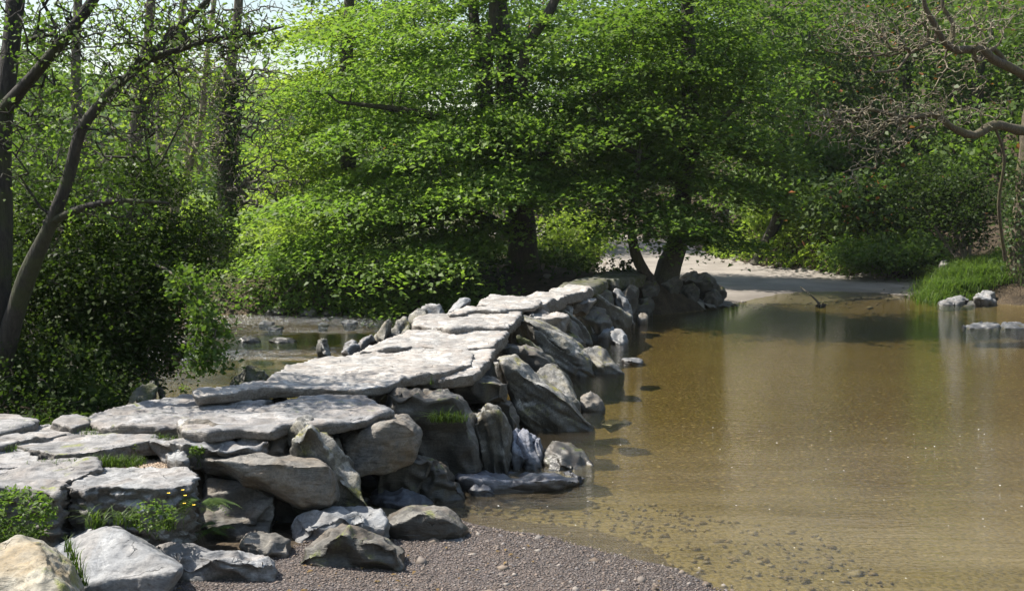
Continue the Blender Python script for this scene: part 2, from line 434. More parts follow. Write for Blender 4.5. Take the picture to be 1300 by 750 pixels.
def ground_mat():
    t = NT('ground_soil_and_riverbed'); pos = t.pos(); s = t.n('ShaderNodeSeparateXYZ', i_Vector=pos)
    z = s.outputs[2]; x = s.outputs[0]; y = s.outputs[1]
    big = t.noise(pos, .8, 5, .6); mid = t.noise(pos, 5, 6, .65); fine = t.noise(pos, 45, 4, .7)
    soil = t.mix(t.ramp(mid, (.35, 0), (.65, 1)), (.03, .022, .014), (.075, .055, .035))
    grassy = t.mix(t.ramp(mid, (.35, 0), (.65, 1)), (.06, .11, .015), (.12, .19, .03))
    # meadow on the left far side
    gm = t.math('MULTIPLY', t.ramp(t.math('MULTIPLY', t.math('ADD', x, 60.0), 1 / 100.0), (.52, 1), (.60, 0)), t.ramp(t.math('MULTIPLY', y, .01), (.22, 0), (.24, 1)))
    gm = t.math('MULTIPLY', gm, t.ramp(big, (.3, .4), (.6, 1)))
    land = t.mix(gm, soil, grassy)
    v1 = t.n('ShaderNodeTexVoronoi', i_Vector=t.scaled(pos, (1, 1, .3)), i_Scale=22.0, i_Randomness=1.0)
    v2 = t.n('ShaderNodeTexVoronoi', i_Vector=pos, i_Scale=42.0)
    hue = t.n('ShaderNodeSeparateXYZ', i_Vector=v1.outputs['Color']).outputs[0]
    hue2 = t.n('ShaderNodeSeparateXYZ', i_Vector=v2.outputs['Color']).outputs[1]
    peb = t.mix(hue, (.046, .038, .016), (.16, .122, .05))
    peb = t.mix(t.math('MULTIPLY', hue2, .5), peb, (.17, .13, .075))
    peb = t.mix(t.ramp(hue, (.93, 0), (.95, 1)), peb, (.27, .22, .13))
    peb = t.mix(t.ramp(v1.outputs[0], (.25, 0), (.6, .75)), peb, (.07, .045, .018))
    peb = t.mix(t.math('MULTIPLY', t.ramp(big, (.42, 0), (.62, 1)), .45), peb, (.12, .095, .035))
    silt = t.mix(t.ramp(mid, (.3, 0), (.7, 1)), (.15, .125, .075), (.22, .185, .115))
    # silt lies in the shallows next to the gravel shore
    dsh = t.math('ADD', t.math('MULTIPLY', x, .10), y)
    silf = t.ramp(t.math('ADD', t.math('MULTIPLY', dsh, .05), t.math('MULTIPLY', t.noise(t.scaled(pos, (.5, 1.4, 1)), 1.0, 4, .6), .16)), (.46, 1), (.56, 0))
    bed = t.mix(silf, peb, silt)
    col = t.mix(t.ramp(z, (0.0, 1), (.02, 0)), land, bed)
    zz = t.math('ADD', z, .5)
    col = t.mix(t.ramp(zz, (.49, 0), (.53, 1)), bed, land)
    b = t.bump(mid, .05, .5); b = t.bump(fine, .01, .6, b)
    b = t.bump(t.ramp(v1.outputs[0], (0, 1), (.7, 0)), .02, .8, b)
    return t.done(t.n('ShaderNodeBsdfPrincipled', i_Base_Color=col, i_Roughness=.9, i_Normal=b, i_Specular_IOR_Level=.2))

def gravel_mat(name='gravel_shore'):
    t = NT(name); pos = t.pos()
    v = t.n('ShaderNodeTexVoronoi', i_Vector=pos, i_Scale=62.0); v2 = t.n('ShaderNodeTexVoronoi', i_Vector=pos, i_Scale=120.0)
    h = t.n('ShaderNodeSeparateXYZ', i_Vector=v.outputs['Color']).outputs[0]
    big = t.noise(pos, 1.7, 4, .6)
    c = t.mix(h, (.06, .05, .05), (.17, .14, .135))
    c = t.mix(t.ramp(big, (.4, 0), (.65, 1)), c, t.mix(h, (.08, .058, .045), (.23, .175, .14)))
    c = t.mix(t.ramp(v.outputs[0], (.3, 0), (.65, .8)), c, (.05, .04, .035))
    z = t.n('ShaderNodeSeparateXYZ', i_Vector=pos).outputs[2]
    wet = t.ramp(t.math('ADD', z, t.math('MULTIPLY', big, .03)), (.03, 1), (.055, 0))
    c = t.mix(t.math('MULTIPLY', wet, .45), c, (.05, .035, .025))
    b = t.bump(t.ramp(v.outputs[0], (0, 1), (.7, 0)), .012, 1.0); b = t.bump(v2.outputs[0], .004, .6, b)
    return t.done(t.n('ShaderNodeBsdfPrincipled', i_Base_Color=c, i_Roughness=t.math('SUBTRACT', .85, t.math('MULTIPLY', wet, .4)), i_Normal=b))
def track_mat():
    t = NT('track_dust'); pos = t.pos(); a = t.noise(pos, 1.1, 5, .6); f = t.noise(pos, 25, 5, .7)
    c = t.mix(t.ramp(a, (.35, 0), (.65, 1)), (.185, .165, .145), (.29, .26, .23))
    c = t.mix(t.ramp(f, (.35, .5), (.5, 0)), c, (.18, .14, .11))
    z = t.n('ShaderNodeSeparateXYZ', i_Vector=pos).outputs[2]
    c = t.mix(t.math('MULTIPLY', t.ramp(z, (.02, 1), (.09, 0)), .55), c, (.09, .075, .06))
    return t.done(t.n('ShaderNodeBsdfPrincipled', i_Base_Color=c, i_Roughness=.9, i_Normal=t.bump(f, .015, .6)))
def stone_attr_mat(name, cols, rough=.8):
    t = NT(name); r = t.n('ShaderNodeAttribute', attribute_name='rnd', attribute_type='GEOMETRY').outputs['Fac']
    c = t.ramp(r, *[(i / (len(cols) - 1), c) for i, c in enumerate(cols)])
    return t.done(t.n('ShaderNodeBsdfPrincipled', i_Base_Color=c, i_Roughness=rough))
def water_mat():
    t = NT('river_water'); pos = t.pos(); s = t.n('ShaderNodeSeparateXYZ', i_Vector=pos); x = s.outputs[0]; y = s.outputs[1]
    # calm pool on the right, broken riffle upstream on the left
    w = t.ramp(t.math('ADD', t.math('MULTIPLY', x, .05), .5), (.36, 1), (.47, 0))
    streaks = t.noise(t.scaled(pos, (.8, 2.2, 1), (0, 0, .15)), .55, 4, .6, .6)
    yn = t.math('MULTIPLY', t.math('ADD', y, t.math('MULTIPLY', streaks, 3.0)), .04)
    bands = t.ramp(yn, (.60, 0), (.655, 0), (.67, 1), (.70, 1), (.715, 0), (.77, 0), (.80, 1))
    wx = t.ramp(t.math('ADD', t.math('MULTIPLY', x, .05), .5), (.24, 1), (.32, 0))
    rz = t.math('MAXIMUM', t.math('MULTIPLY', bands, w), wx)
    rough_zone = t.math('MAXIMUM', t.math('MULTIPLY', rz, .55), t.math('MULTIPLY', w, .06))
    a = t.noise(t.scaled(pos, (1.0, 3.4, 1)), 4.5, 5, .6, .4)
    b = t.noise(t.scaled(pos, (1.0, 2.0, 1)), 16.0, 3, .6, .2)
    c = t.noise(t.scaled(pos, (1.0, 1.7, 1)), 7.0, 6, .7, 1.2)
    n1 = t.bump(a, .020, .38); n2 = t.bump(b, .009, .6, n1); n2 = t.bump(t.noise(t.scaled(pos, (1.0, 2.4, 1)), 42.0, 3, .6, .2), .0016, .45, n2)
    n3 = t.n('ShaderNodeBump', i_Height=c, i_Distance=.4, i_Strength=rough_zone, i_Normal=n2).outputs[0]
    fr = t.n('ShaderNodeFresnel', i_IOR=1.33, i_Normal=n3)
    gl = t.n('ShaderNodeBsdfGlossy', i_Roughness=t.math('ADD', .03, t.math('MULTIPLY', rz, .14)), i_Color=(1, 1, 1, 1), i_Normal=n3)
    tr = t.n('ShaderNodeBsdfTransparent', i_Color=(.87, .83, .62, 1))
    # suspended silt in the near shallows
    big = t.noise(t.scaled(pos, (.35, 1.5, 1), (0, 0, -.12)), .9, 4, .6, .8)
    near = t.ramp(t.math('MULTIPLY', y, .05), (.40, 1), (.53, 0))
    sil = t.math('MULTIPLY', near, t.ramp(big, (.30, .06), (.70, .32)))
    df = t.n('ShaderNodeBsdfDiffuse', i_Color=(.24, .195, .13, 1))
    body = t.n('ShaderNodeMixShader', i_0=sil, i_1=tr, i_2=df)
    sky_glint = t.math('MULTIPLY', rz, t.ramp(t.noise(t.scaled(pos, (1.0, 2.2, 1)), 9.0, 6, .75, 1.5), (.54, 0), (.66, .7)))  # riffle sparkle: sky reflected on ripples, painted as pale blue diffuse
    body = t.n('ShaderNodeMixShader', i_0=sky_glint, i_1=body, i_2=t.n('ShaderNodeBsdfDiffuse', i_Color=(.62, .68, .76, 1)))
    return t.done(t.n('ShaderNodeMixShader', i_0=fr, i_1=body, i_2=gl))

M_GROUND = ground_mat(); M_GRAVEL = gravel_mat(); M_TRACK = track_mat(); M_WATER = water_mat()

# ---------------------------------------------------------------- setting
def axis(segs):
    out = [segs[0][0]]
    for a, b, st in segs:
        n = max(1, int(round((b - a) / st))); out += list(np.linspace(a, b, n + 1)[1:])
    return np.array(out)
def grid_mesh(name, xs, ys, hf, off=0.0):
    X, Y = np.meshgrid(xs, ys); Z = hf(X, Y) + off
    V = np.stack([X, Y, Z], 2).reshape(-1, 3); nx = len(xs); ny = len(ys)
    i = (np.arange(ny - 1)[:, None] * nx + np.arange(nx - 1)[None]).reshape(-1)
    return V, np.stack([i, i + 1, i + nx + 1, i + nx], 1)
xs = axis([(-900, -120, 60), (-120, -30, 4), (-30, -8, .6), (-8, -3, .2), (-3, 3, .08), (3, 12, .2), (12, 40, .7), (40, 120, 5), (120, 900, 60)])
ys = axis([(-300, -20, 40), (-20, 2, 1), (2, 9, .07), (9, 22, .2), (22, 36, .2), (36, 70, .7), (70, 150, 4), (150, 400, 12), (400, 1500, 100)])
V, Fq = grid_mesh('ground', xs, ys, height)
me = new_mesh('ground', V, 4, Fq); smooth(me); tag(link('ground', me, M_GROUND), 'brown soil banks and pebbly riverbed', kind='structure')
def patch(name, poly, cell, mat, off, label, noise_amp=.0):
    x0, y0 = poly.min(0) - .5; x1, y1 = poly.max(0) + .5
    V, Fq = grid_mesh(name, np.arange(x0, x1, cell), np.arange(y0, y1, cell), height, 0)
    e = noise_amp * fbm(V * np.array([.9, .9, 0]) + 2, 3)
    sd = sdist(poly, V[:, 0], V[:, 1]) + e
    V[:, 2] += np.where(sd > 0, off, off * np.clip(1 + sd / (cell * 2), -4, 1))
    keep = (sd[Fq] > -cell * 1.5).all(1)
    used = np.unique(Fq[keep]); mp = np.zeros(len(V), int); mp[used] = np.arange(len(used))
    me = new_mesh(name, V[used], 4, mp[Fq[keep]]); smooth(me)
    return tag(link(name, me, mat), label, kind='structure')
patch('gravel_beach', GRAVEL, .05, M_GRAVEL, .012, 'purple-brown gravel shore at the water edge', .2)
patch('track', ROAD, .16, M_TRACK, .03, 'pale dusty track running down into the ford', .5)
V, Fq = grid_mesh('water', axis([(-80, -12, 4), (-12, 14, .5), (14, 80, 4)]), axis([(-22, 2, 3), (2, 30, .5)]), lambda a, b: 0 * a)
me = new_mesh('water', V, 4, Fq); smooth(me); tag(link('water', me, M_WATER), 'shallow clear brown river with green reflections', kind='structure')
# ---------------------------------------------------------------- rocks
import bmesh
_rk = [0]
def finish_rock(name, bm, mat, label, cat, vox, bed, groove, lump, rnd_smooth, group=None, edge_rough=.0, facet=1.0, gfreq=38.):
    bmesh.ops.triangulate(bm, faces=bm.faces[:])
    bmesh.ops.recalc_face_normals(bm, faces=bm.faces[:])
    me = bpy.data.meshes.new('tmp'); bm.to_mesh(me); bm.free()
    o = bpy.data.objects.new('tmp', me); COL.objects.link(o)
    r = o.modifiers.new('r', 'REMESH'); r.mode = 'VOXEL'; r.voxel_size = vox
    s = o.modifiers.new('s', 'SMOOTH'); s.factor = .5; s.iterations = rnd_smooth
    dg = bpy.context.evaluated_depsgraph_get()
    m2 = bpy.data.meshes.new_from_object(o.evaluated_get(dg))
    bpy.data.objects.remove(o); bpy.data.meshes.remove(me)
    n = len(m2.vertices)
    V = np.empty(n * 3); m2.vertices.foreach_get('co', V); V = V.reshape(-1, 3)
    N = np.empty(n * 3); m2.vertices.foreach_get('normal', N); N = N.reshape(-1, 3)
    _rk[0] += 1; off = np.array([_rk[0] * 3.1, _rk[0] * 1.7, 0])
    size = np.ptp(V, axis=0).max()
    bed = np.array(bed, float); bed /= np.linalg.norm(bed)
    u = np.cross(bed, [.3, .9, .1]); u /= np.linalg.norm(u); w = np.cross(bed, u)
    q = np.stack([V @ bed, V @ u, V @ w], 1)
    d = lump * size * .5 * fbm(V * (2.2 / size) * 1.3 + off, 4, .55)
    st = noise(q * np.array([gfreq, 3.5, 3.5]) + off) * .55 + noise(q * np.array([gfreq * 2.3, 6, 6]) + off) * .3
    st2 = np.abs(noise(q * np.array([gfreq * .42, 2, 2]) + off * 2))
    side = 1 - np.abs(N @ bed) * .85
    d -= facet * size * .12 * np.abs(fbm(V * (2.6 / size) + off * 3, 2)) * 1.3
    d += groove * side * (st - 1.2 * np.maximum(0, .12 - st2) / .12)
    d += (.003 if edge_rough else .006) * fbm(V * 16 + off, 3) * min(1, size * 1.5)
    if edge_rough:
        d += edge_rough * side * fbm(V * np.array([9, 9, 26]) + off, 4, .65)
        q0 = noise(V * np.array([1.7, 3.1, 1.0]) + off) + .35 * noise(V * np.array([7, 11, 1.0]) + off)
        lv = q0 * 3.2; fr = lv - np.floor(lv); stp = (np.floor(lv) + np.clip((fr - .44) / .12, 0, 1)) / 3.2
        d += .045 * stp * np.clip(N @ bed, 0, 1) ** 2 * min(1.0, size)
    V = V + N * d[:, None]
    lo = V.min(0); hi = V.max(0); loc = np.array([(lo[0] + hi[0]) / 2, (lo[1] + hi[1]) / 2, lo[2]])
    m2.vertices.foreach_set('co', (V - loc).ravel()); m2.update(); smooth(m2)
    m2.name = name; m2.materials.clear()
    return tag(link(name, m2, mat, loc=loc), label, cat, group, 'thing')

def rock(label, mat, yt, yb, sil, edge=None, thick=None, sink=.15, bed=(.1, .15, 1), groove=.006, lump=.045, sm=1, name='boulder', cat='rock', group=None, bulge=.35, vox=None, facet=1.0, gfreq=38.):
    sil = np.array(sil, float); py0, py1 = sil[:, 1].min(), sil[:, 1].max()
    Ym = (yt + yb) / 2; wid = np.ptp(sil[:, 0]) * Ym / F; hei = (py1 - py0) * Ym / F
    if thick is None: thick = .55 * min(wid, max(hei * 1.8, .3))
    t = (py1 - sil[:, 1]) / (py1 - py0); dep = yb + (yt - yb) * t
    pts = [P(a, b, d) for (a, b), d in zip(sil, dep)]
    c = sil.mean(0)
    pts += [P(*(c + (np.array([a, b]) - c) * .93), d + thick) for (a, b), d in zip(sil, dep)]
    if edge is not None: pts += [P(a, b, min(yb, yt) - .01) for a, b in edge]
    elif bulge > 0:
        rr = np.random.RandomState(len(label) * 7 + int(sil[0, 0]))
        pts += [P(*(c + (np.array([a, b]) - c) * rr.uniform(.25, .8)), d - thick * bulge * rr.uniform(.3, 1.2)) for (a, b), d in list(zip(sil, dep))[::2]]
    for (a, b), d, tt in zip(sil, dep, t):
        if tt < .3:
            for dd in (0, thick): pts.append(P(a, b, d + dd) - np.array([0, 0, sink]))
    bm = bmesh.new()
    for p in pts: bm.verts.new(p)
    g = bmesh.ops.convex_hull(bm, input=bm.verts[:])
    bmesh.ops.delete(bm, geom=[v for v in bm.verts if not v.link_faces], context='VERTS')
    vox = vox or max(.0095, Ym * .0020)
    return finish_rock(name, bm, mat, label, cat, vox, bed, groove, lump, sm, group, 0, facet, gfreq)

def slab(label, mat, z, top, thick, edge_rough=.016, bed=(.03, .05, 1), groove=.007, lump=.008, inset=.03, sm=1, name='stone_slab', cat='stone slab', tilt=(0, 0)):
    top = [p if len(p) == 3 else (p[0], p[1], z) for p in top]
    T = np.array([G(a, b, zz) for a, b, zz in top])
    c = T.mean(0)
    T[:, 2] += (T[:, 0] - c[0]) * tilt[0] + (T[:, 1] - c[1]) * tilt[1]
    B = c + (T - c) * (1 - inset); B[:, 2] = T[:, 2] - thick
    bm = bmesh.new(); n = len(T)
    tv = [bm.verts.new(p) for p in T]; bv = [bm.verts.new(p) for p in B]
    bm.faces.new(tv); bm.faces.new(bv[::-1])
    for i in range(n): bm.faces.new((tv[i], bv[i], bv[(i + 1) % n], tv[(i + 1) % n]))
    vox = max(.0105, c[1] * .0021)
    return finish_rock(name, bm, mat, label, cat, vox, bed, groove, lump, sm, None, edge_rough, .0)

# deck slabs, near to far
slab('broad near deck slab sloping up from the bank, grass at its front edge', M_SLAB2, 0.6, [(103, 530), (120, 521), (160, 511), (205, 504), (260, 501), (315, 503), (350, 507), (335, 514), (290, 521), (262, 530), (232, 540), (200, 543), (165, 543), (125, 541)], .08)
slab('long pale near deck slab with bulky brown left end, tapering to a right-hand point', M_SLAB2, 0.62, [(224, 536), (262, 528), (300, 520), (340, 511), (385, 506), (430, 503), (468, 506), (492, 514), (501, 522), (478, 530), (440, 538), (412, 541), (365, 541), (345, 547), (300, 545), (262, 552), (230, 548)], .06)
slab('widest deck slab, long and pale, its thick dark edge facing the camera', M_SLAB, 0.7, [(242, 494), (285, 487), (335, 481), (352, 470), (372, 461), (400, 453), (440, 451), (500, 446), (560, 441), (594, 440), (604, 447), (600, 460), (575, 468), (545, 476), (515, 480), (490, 488), (455, 493), (400, 491), (330, 494), (245, 501)], .08, edge_rough=.02)
slab('deck slab squeezed behind the widest one, broken right end hanging over dark rocks', M_SLAB, 0.67, [(440, 456), (452, 445), (480, 439), (530, 436), (575, 438), (622, 436), (629, 441), (624, 454), (603, 474), (560, 480), (500, 476), (440, 470)], .11, edge_rough=.02)
slab('sunlit deck slab with a long crack across its back edge, fourth from the bank', M_SLAB, 0.7, [(455, 447), (480, 434), (510, 424), (524, 415), (560, 416), (600, 417), (642, 414), (645, 424), (633, 434), (627, 439), (580, 441), (535, 438), (500, 442)], .13, edge_rough=.025)
slab('bleached deck slab with a square left corner and ragged notched right edge', M_SLAB, 0.74, [(523, 413), (524, 404), (545, 398), (585, 396), (620, 392), (655, 388), (664, 392), (662, 400), (652, 410), (642, 416), (600, 417), (572, 419), (548, 415)], .14, edge_rough=.03)
slab('thin deck slab with a pointed left tip lying over the bleached one', M_SLAB, 0.79, [(568, 398), (576, 392), (600, 388), (640, 385), (668, 383), (690, 382), (680, 389), (655, 391), (635, 394), (600, 393), (580, 397)], .07, edge_rough=.02)
slab('far sunlit deck slab just before the shade begins', M_SLAB, 0.77, [(606, 386), (611, 379), (622, 375), (660, 376), (690, 371), (715, 371), (720, 375), (705, 381), (690, 385), (650, 387)], .2, edge_rough=.03)
slab('last sunlit deck slab, half in shade, touching the mossy slab', M_SLAB, 0.78, [(695, 370), (700, 366), (722, 363), (748, 362), (754, 366), (738, 371), (715, 374)], .16, edge_rough=.03)
slab('mossy shaded deck slab at the far end of the crossing', M_MOSS, 0.78, [(708, 362), (722, 356), (742, 351), (768, 350), (772, 356), (758, 363), (735, 365)], .2, edge_rough=.03)
slab('green shaded slab stepping up to the track beside the forked trunk', M_MOSS, 0.78, [(745, 352), (765, 346), (795, 342), (825, 343), (818, 349), (785, 354)], .25, edge_rough=.03)
# approach slabs on the left
slab('low layered slab at the left frame edge against the dark bush', M_SLAB2, 0.59, [(-70, 552), (-60, 530), (0, 526), (28, 527), (50, 531), (44, 540), (10, 549), (-30, 556)], .12)
slab('rumpled grey slab left of the broad near deck slab', M_SLAB2, 0.565, [(-60, 568), (-10, 552), (20, 545), (60, 536), (92, 538), (104, 543), (84, 550), (40, 557), (8, 566), (-30, 572)], .12, groove=.014)
slab('small smooth slab end at the foot of the dark bush', M_SLAB2, 0.6, [(64, 536), (78, 526), (100, 524), (114, 528), (112, 536), (92, 541)], .12)
slab('pinkish wavy slab lying above the grass patch', M_SLAB2, 0.56, [(6, 561), (38, 553), (80, 548), (130, 545), (170, 545), (198, 551), (204, 557), (170, 562), (135, 567), (100, 575), (70, 576), (48, 569)], .10, groove=.014)
slab('bluish rumpled slab at the left edge below the pinkish one', M_GREY, 0.535, [(-60, 592), (-50, 568), (0, 567), (30, 568), (50, 577), (48, 588), (10, 591)], .14, groove=.014)
slab('thick pale slab at left with a steep dark brown front over the leafy plant', M_SLAB2, 0.53, [(-70, 622), (-60, 592), (0, 587), (45, 587), (90, 583), (124, 583), (128, 592), (100, 604), (84, 612), (70, 626), (20, 620), (-20, 622)], .42, inset=.06, edge_rough=.04)
slab('layered purple-grey slab with a dark blunt right end above the yellow flowers', M_GREY, 0.51, [(108, 596), (140, 591), (200, 590), (240, 594), (250, 600), (246, 612), (215, 618), (170, 618), (130, 616), (108, 622), (85, 618)], .38, inset=.06, edge_rough=.04, groove=.014)
rock('long low grey stone tucked under the long pale deck slab', M_GREY, 6.95, 6.8, [(185, 559), (210, 556), (270, 553), (330, 553), (345, 560), (330, 571), (280, 575), (215, 573)], thick=.4)
rock('small knobbly grey stone beside the sandy patch', M_GREY, 6.75, 6.6, [(208, 575), (225, 569), (240, 572), (246, 584), (240, 592), (216, 590)], thick=.2)
rock('brown-edged wedge stone leaning on the left of the mossy pointed rock', M_TAN, 7.15, 7.0, [(303, 568), (325, 557), (350, 550), (368, 549), (370, 578), (315, 580)], thick=.3)
rock('long stone end poking out below the bulky brown slab end', M_TAN, 7.1, 7.0, [(222, 540), (240, 530), (262, 529), (300, 536), (300, 552), (262, 556), (230, 552)], thick=.35)
# front boulders
rock('yellow-stained pale boulder in the bottom left corner', M_YEL, 4.85, 4.5, [(-70, 720), (-30, 700), (5, 692), (22, 681), (36, 683), (52, 686), (70, 698), (90, 722), (106, 748), (112, 800), (60, 830), (-60, 830)], thick=.5, lump=.05, sm=4, facet=.25)
rock('large smooth blue-grey boulder with a rounded back, front left', M_PALE, 5.5, 5.15, [(66, 694), (92, 680), (112, 671), (130, 667), (148, 668), (158, 676), (190, 688), (214, 702), (235, 716), (233, 728), (205, 744), (180, 770), (130, 800), (80, 790)], [(228, 724), (205, 732), (185, 748), (110, 740)], thick=.45, lump=.03, sm=7, groove=.002, facet=.12)
rock('flat purplish stone half sunk in the gravel, right of the smooth boulder', M_GREY, 5.75, 5.55, [(190, 693), (215, 688), (260, 691), (305, 698), (345, 706), (350, 715), (330, 720), (260, 723), (220, 718)], [(225, 705), (300, 713), (335, 712)], thick=.3)
rock('big tan boulder with a flat top and rusty right end, overhanging a dark hollow', M_TAN, 6.9, 6.5, [(249, 586), (258, 578), (300, 574), (360, 572), (408, 572), (422, 582), (431, 596), (433, 620), (430, 636), (415, 644), (385, 642), (355, 630), (330, 616), (305, 606), (262, 601)], [(270, 583), (420, 590), (425, 625), (380, 628)], thick=.45, sink=0, lump=.05, sm=5, groove=.004, bed=(.3, .2, .9), facet=.3)
rock('small rounded stone behind the rusty right end of the tan boulder', M_TAN, 7.0, 6.95, [(418, 578), (430, 577), (438, 588), (434, 602), (420, 602)], thick=.2, sink=0)
rock('brown shaded boulder below the fern under the tan boulder', M_DARK, 6.75, 6.4, [(228, 612), (262, 596), (320, 606), (352, 630), (352, 660), (330, 692), (240, 694), (215, 670)], thick=.5)
rock('dark rock at the back of the hollow below the tan boulder', M_DARK, 7.4, 7.3, [(325, 620), (400, 630), (470, 630), (480, 680), (400, 695), (320, 690)], thick=.4)
rock('pointed upright rock with a yellow moss patch and a long sloping right side', M_LEAN, 7.15, 6.75, [(364, 545), (374, 532), (388, 526), (400, 527), (412, 542), (430, 560), (446, 580), (458, 606), (467, 640), (430, 650), (370, 620)], [(395, 540), (420, 590), (425, 625), (372, 560)], thick=.28, bed=(.8, .1, .35), groove=.006)
rock('pale cracked rock behind the dark front rock', M_PALE, 6.55, 6.35, [(368, 672), (374, 656), (395, 647), (430, 641), (470, 641), (486, 646), (494, 660), (492, 690), (440, 700), (376, 696)], [(385, 668), (440, 655), (490, 672)], thick=.35, lump=.06, groove=.012)
rock('dark triangular rock standing on the gravel in front of the pale cracked rock', M_DARK, 6.05, 5.85, [(366, 716), (392, 692), (412, 674), (432, 665), (452, 667), (480, 675), (505, 687), (518, 699), (512, 731), (470, 729), (420, 722), (370, 719)], [(395, 700), (430, 676), (500, 695), (503, 722), (400, 716)], thick=.22, sink=.08, lump=.04, groove=.003, name='boulder')
rock('rounded dark boulder at the corner of gravel and water', M_DARK, 6.75, 6.5, [(484, 664), (494, 650), (515, 641), (545, 640), (566, 643), (582, 656), (597, 673), (586, 688), (560, 694), (515, 687), (490, 678)], [(495, 668), (535, 650), (575, 662)], thick=.35, sink=.08, lump=.05, sm=5, groove=.003, bed=(.3, .2, .9), facet=.25)
rock('small rusty stone in the mouth of the dark hollow', M_TAN, 6.15, 6.0, [(302, 690), (312, 676), (328, 672), (350, 675), (370, 684), (366, 700), (340, 706), (310, 700)], thick=.2, sink=.08)
rock('little pale pebble stone right of the rounded dark boulder', M_PALE, 6.5, 6.45, [(563, 690), (571, 683), (585, 681), (592, 686), (590, 693), (575, 696)], thick=.08, sink=.03)
rock('rounded rock propping the tip of the long pale deck slab', M_TAN, 7.65, 7.25, [(430, 552), (455, 538), (485, 528), (515, 526), (530, 534), (534, 548), (526, 562), (500, 572), (462, 577), (436, 574)], [(500, 533), (528, 545), (500, 560)], thick=.5, lump=.06, sm=5, facet=.3)
rock('dark flat-topped pier rock with a grass tuft hanging from it', M_DARK, 8.4, 8.0, [(488, 498), (500, 491), (540, 489), (566, 490), (578, 497), (592, 510), (604, 528), (612, 560), (606, 605), (545, 610), (505, 560)], [(493, 500), (570, 502), (592, 522)], thick=.6, sink=.3, lump=.06)
rock('deeply ridged pale rock standing upright by the water', M_LEAN, 8.75, 8.35, [(580, 558), (590, 538), (602, 521), (616, 513), (634, 513), (645, 528), (653, 546), (652, 575), (645, 603), (590, 603), (576, 580)], [(588, 543), (618, 548), (634, 520)], thick=.45, sink=.35, bed=(.9, .15, .15), groove=.085, facet=.3, bulge=.15, gfreq=15., vox=.011)
rock('white ribbed rock facing the water beside the upright ridged one', M_PURP, 8.8, 8.5, [(646, 580), (650, 552), (656, 544), (672, 547), (688, 555), (691, 570), (690, 592), (678, 606), (650, 604)], [(650, 572), (680, 590)], thick=.4, sink=.3, bed=(.95, .1, .15), groove=.085, facet=.3, bulge=.15, gfreq=15., vox=.011)
rock('dark rough rock tipping into the water at the end of the ribbed pair', M_DARK, 8.85, 8.5, [(688, 580), (694, 565), (702, 558), (722, 562), (742, 571), (757, 588), (752, 604), (715, 606), (690, 604)], thick=.35, sink=.3, groove=.012)
rock('long low ledge of purple stone lying at water level', M_PURP, 8.4, 7.75, [(565, 600), (590, 595), (640, 597), (700, 600), (745, 606), (740, 611), (700, 614), (655, 619), (600, 616), (570, 610)], [(590, 604), (700, 608)], thick=.3, sink=.2, sm=2)
rock('small blue-lit stone in the shallows under the purple ledge', M_PURP, 7.75, 7.65, [(592, 622), (600, 614), (612, 611), (622, 617), (627, 625), (605, 629)], thick=.12, sink=.1)
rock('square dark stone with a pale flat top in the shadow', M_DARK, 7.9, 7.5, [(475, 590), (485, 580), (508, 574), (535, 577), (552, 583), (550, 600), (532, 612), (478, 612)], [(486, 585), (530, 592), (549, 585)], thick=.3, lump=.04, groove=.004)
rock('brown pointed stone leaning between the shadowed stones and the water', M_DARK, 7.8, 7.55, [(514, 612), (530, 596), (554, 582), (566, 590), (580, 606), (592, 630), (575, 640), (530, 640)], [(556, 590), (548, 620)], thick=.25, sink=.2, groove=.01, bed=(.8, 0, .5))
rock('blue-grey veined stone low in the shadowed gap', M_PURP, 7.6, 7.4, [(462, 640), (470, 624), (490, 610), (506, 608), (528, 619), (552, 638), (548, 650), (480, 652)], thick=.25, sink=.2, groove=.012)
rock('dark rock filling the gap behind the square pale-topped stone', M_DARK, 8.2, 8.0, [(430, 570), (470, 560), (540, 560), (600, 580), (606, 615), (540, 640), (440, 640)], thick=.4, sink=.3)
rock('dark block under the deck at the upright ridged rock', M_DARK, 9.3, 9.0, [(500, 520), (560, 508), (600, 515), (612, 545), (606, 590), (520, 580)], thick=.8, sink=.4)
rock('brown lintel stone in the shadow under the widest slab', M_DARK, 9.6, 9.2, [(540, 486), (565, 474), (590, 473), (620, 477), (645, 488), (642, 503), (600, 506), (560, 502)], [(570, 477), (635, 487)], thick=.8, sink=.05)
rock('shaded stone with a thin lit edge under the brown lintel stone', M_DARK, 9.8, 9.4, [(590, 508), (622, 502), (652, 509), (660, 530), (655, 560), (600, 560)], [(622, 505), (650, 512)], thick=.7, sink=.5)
# big leaning brace stones along the right side
LB = (.55, .1, .8)
rock('huge black-faced brace stone leaning down into the water, nearest of the leaners', M_LEAN, 10.35, 10.0, [(627, 455), (632, 450), (655, 449), (662, 458), (686, 478), (714, 500), (738, 520), (757, 546), (750, 550), (700, 549), (672, 532), (655, 505), (640, 482)], [(637, 460), (686, 487), (720, 508), (752, 546)], thick=.3, sink=.4, bed=LB, gfreq=20., facet=.35, bulge=.12, groove=0.022, lump=.04, vox=.017)
rock('green-grey tilted stone behind the huge black-faced leaner', M_LEAN, 11.0, 10.6, [(680, 472), (686, 464), (696, 461), (716, 474), (730, 495), (738, 514), (725, 522), (700, 505)], thick=.35, sink=.4, bed=LB, gfreq=20., facet=.35, bulge=.12, groove=0.018)
rock('small knobbly boulder standing in the water off the huge leaner', M_TAN, 11.2, 11.05, [(733, 510), (740, 500), (750, 496), (762, 502), (769, 514), (766, 520), (740, 519)], thick=.25, sink=.2)
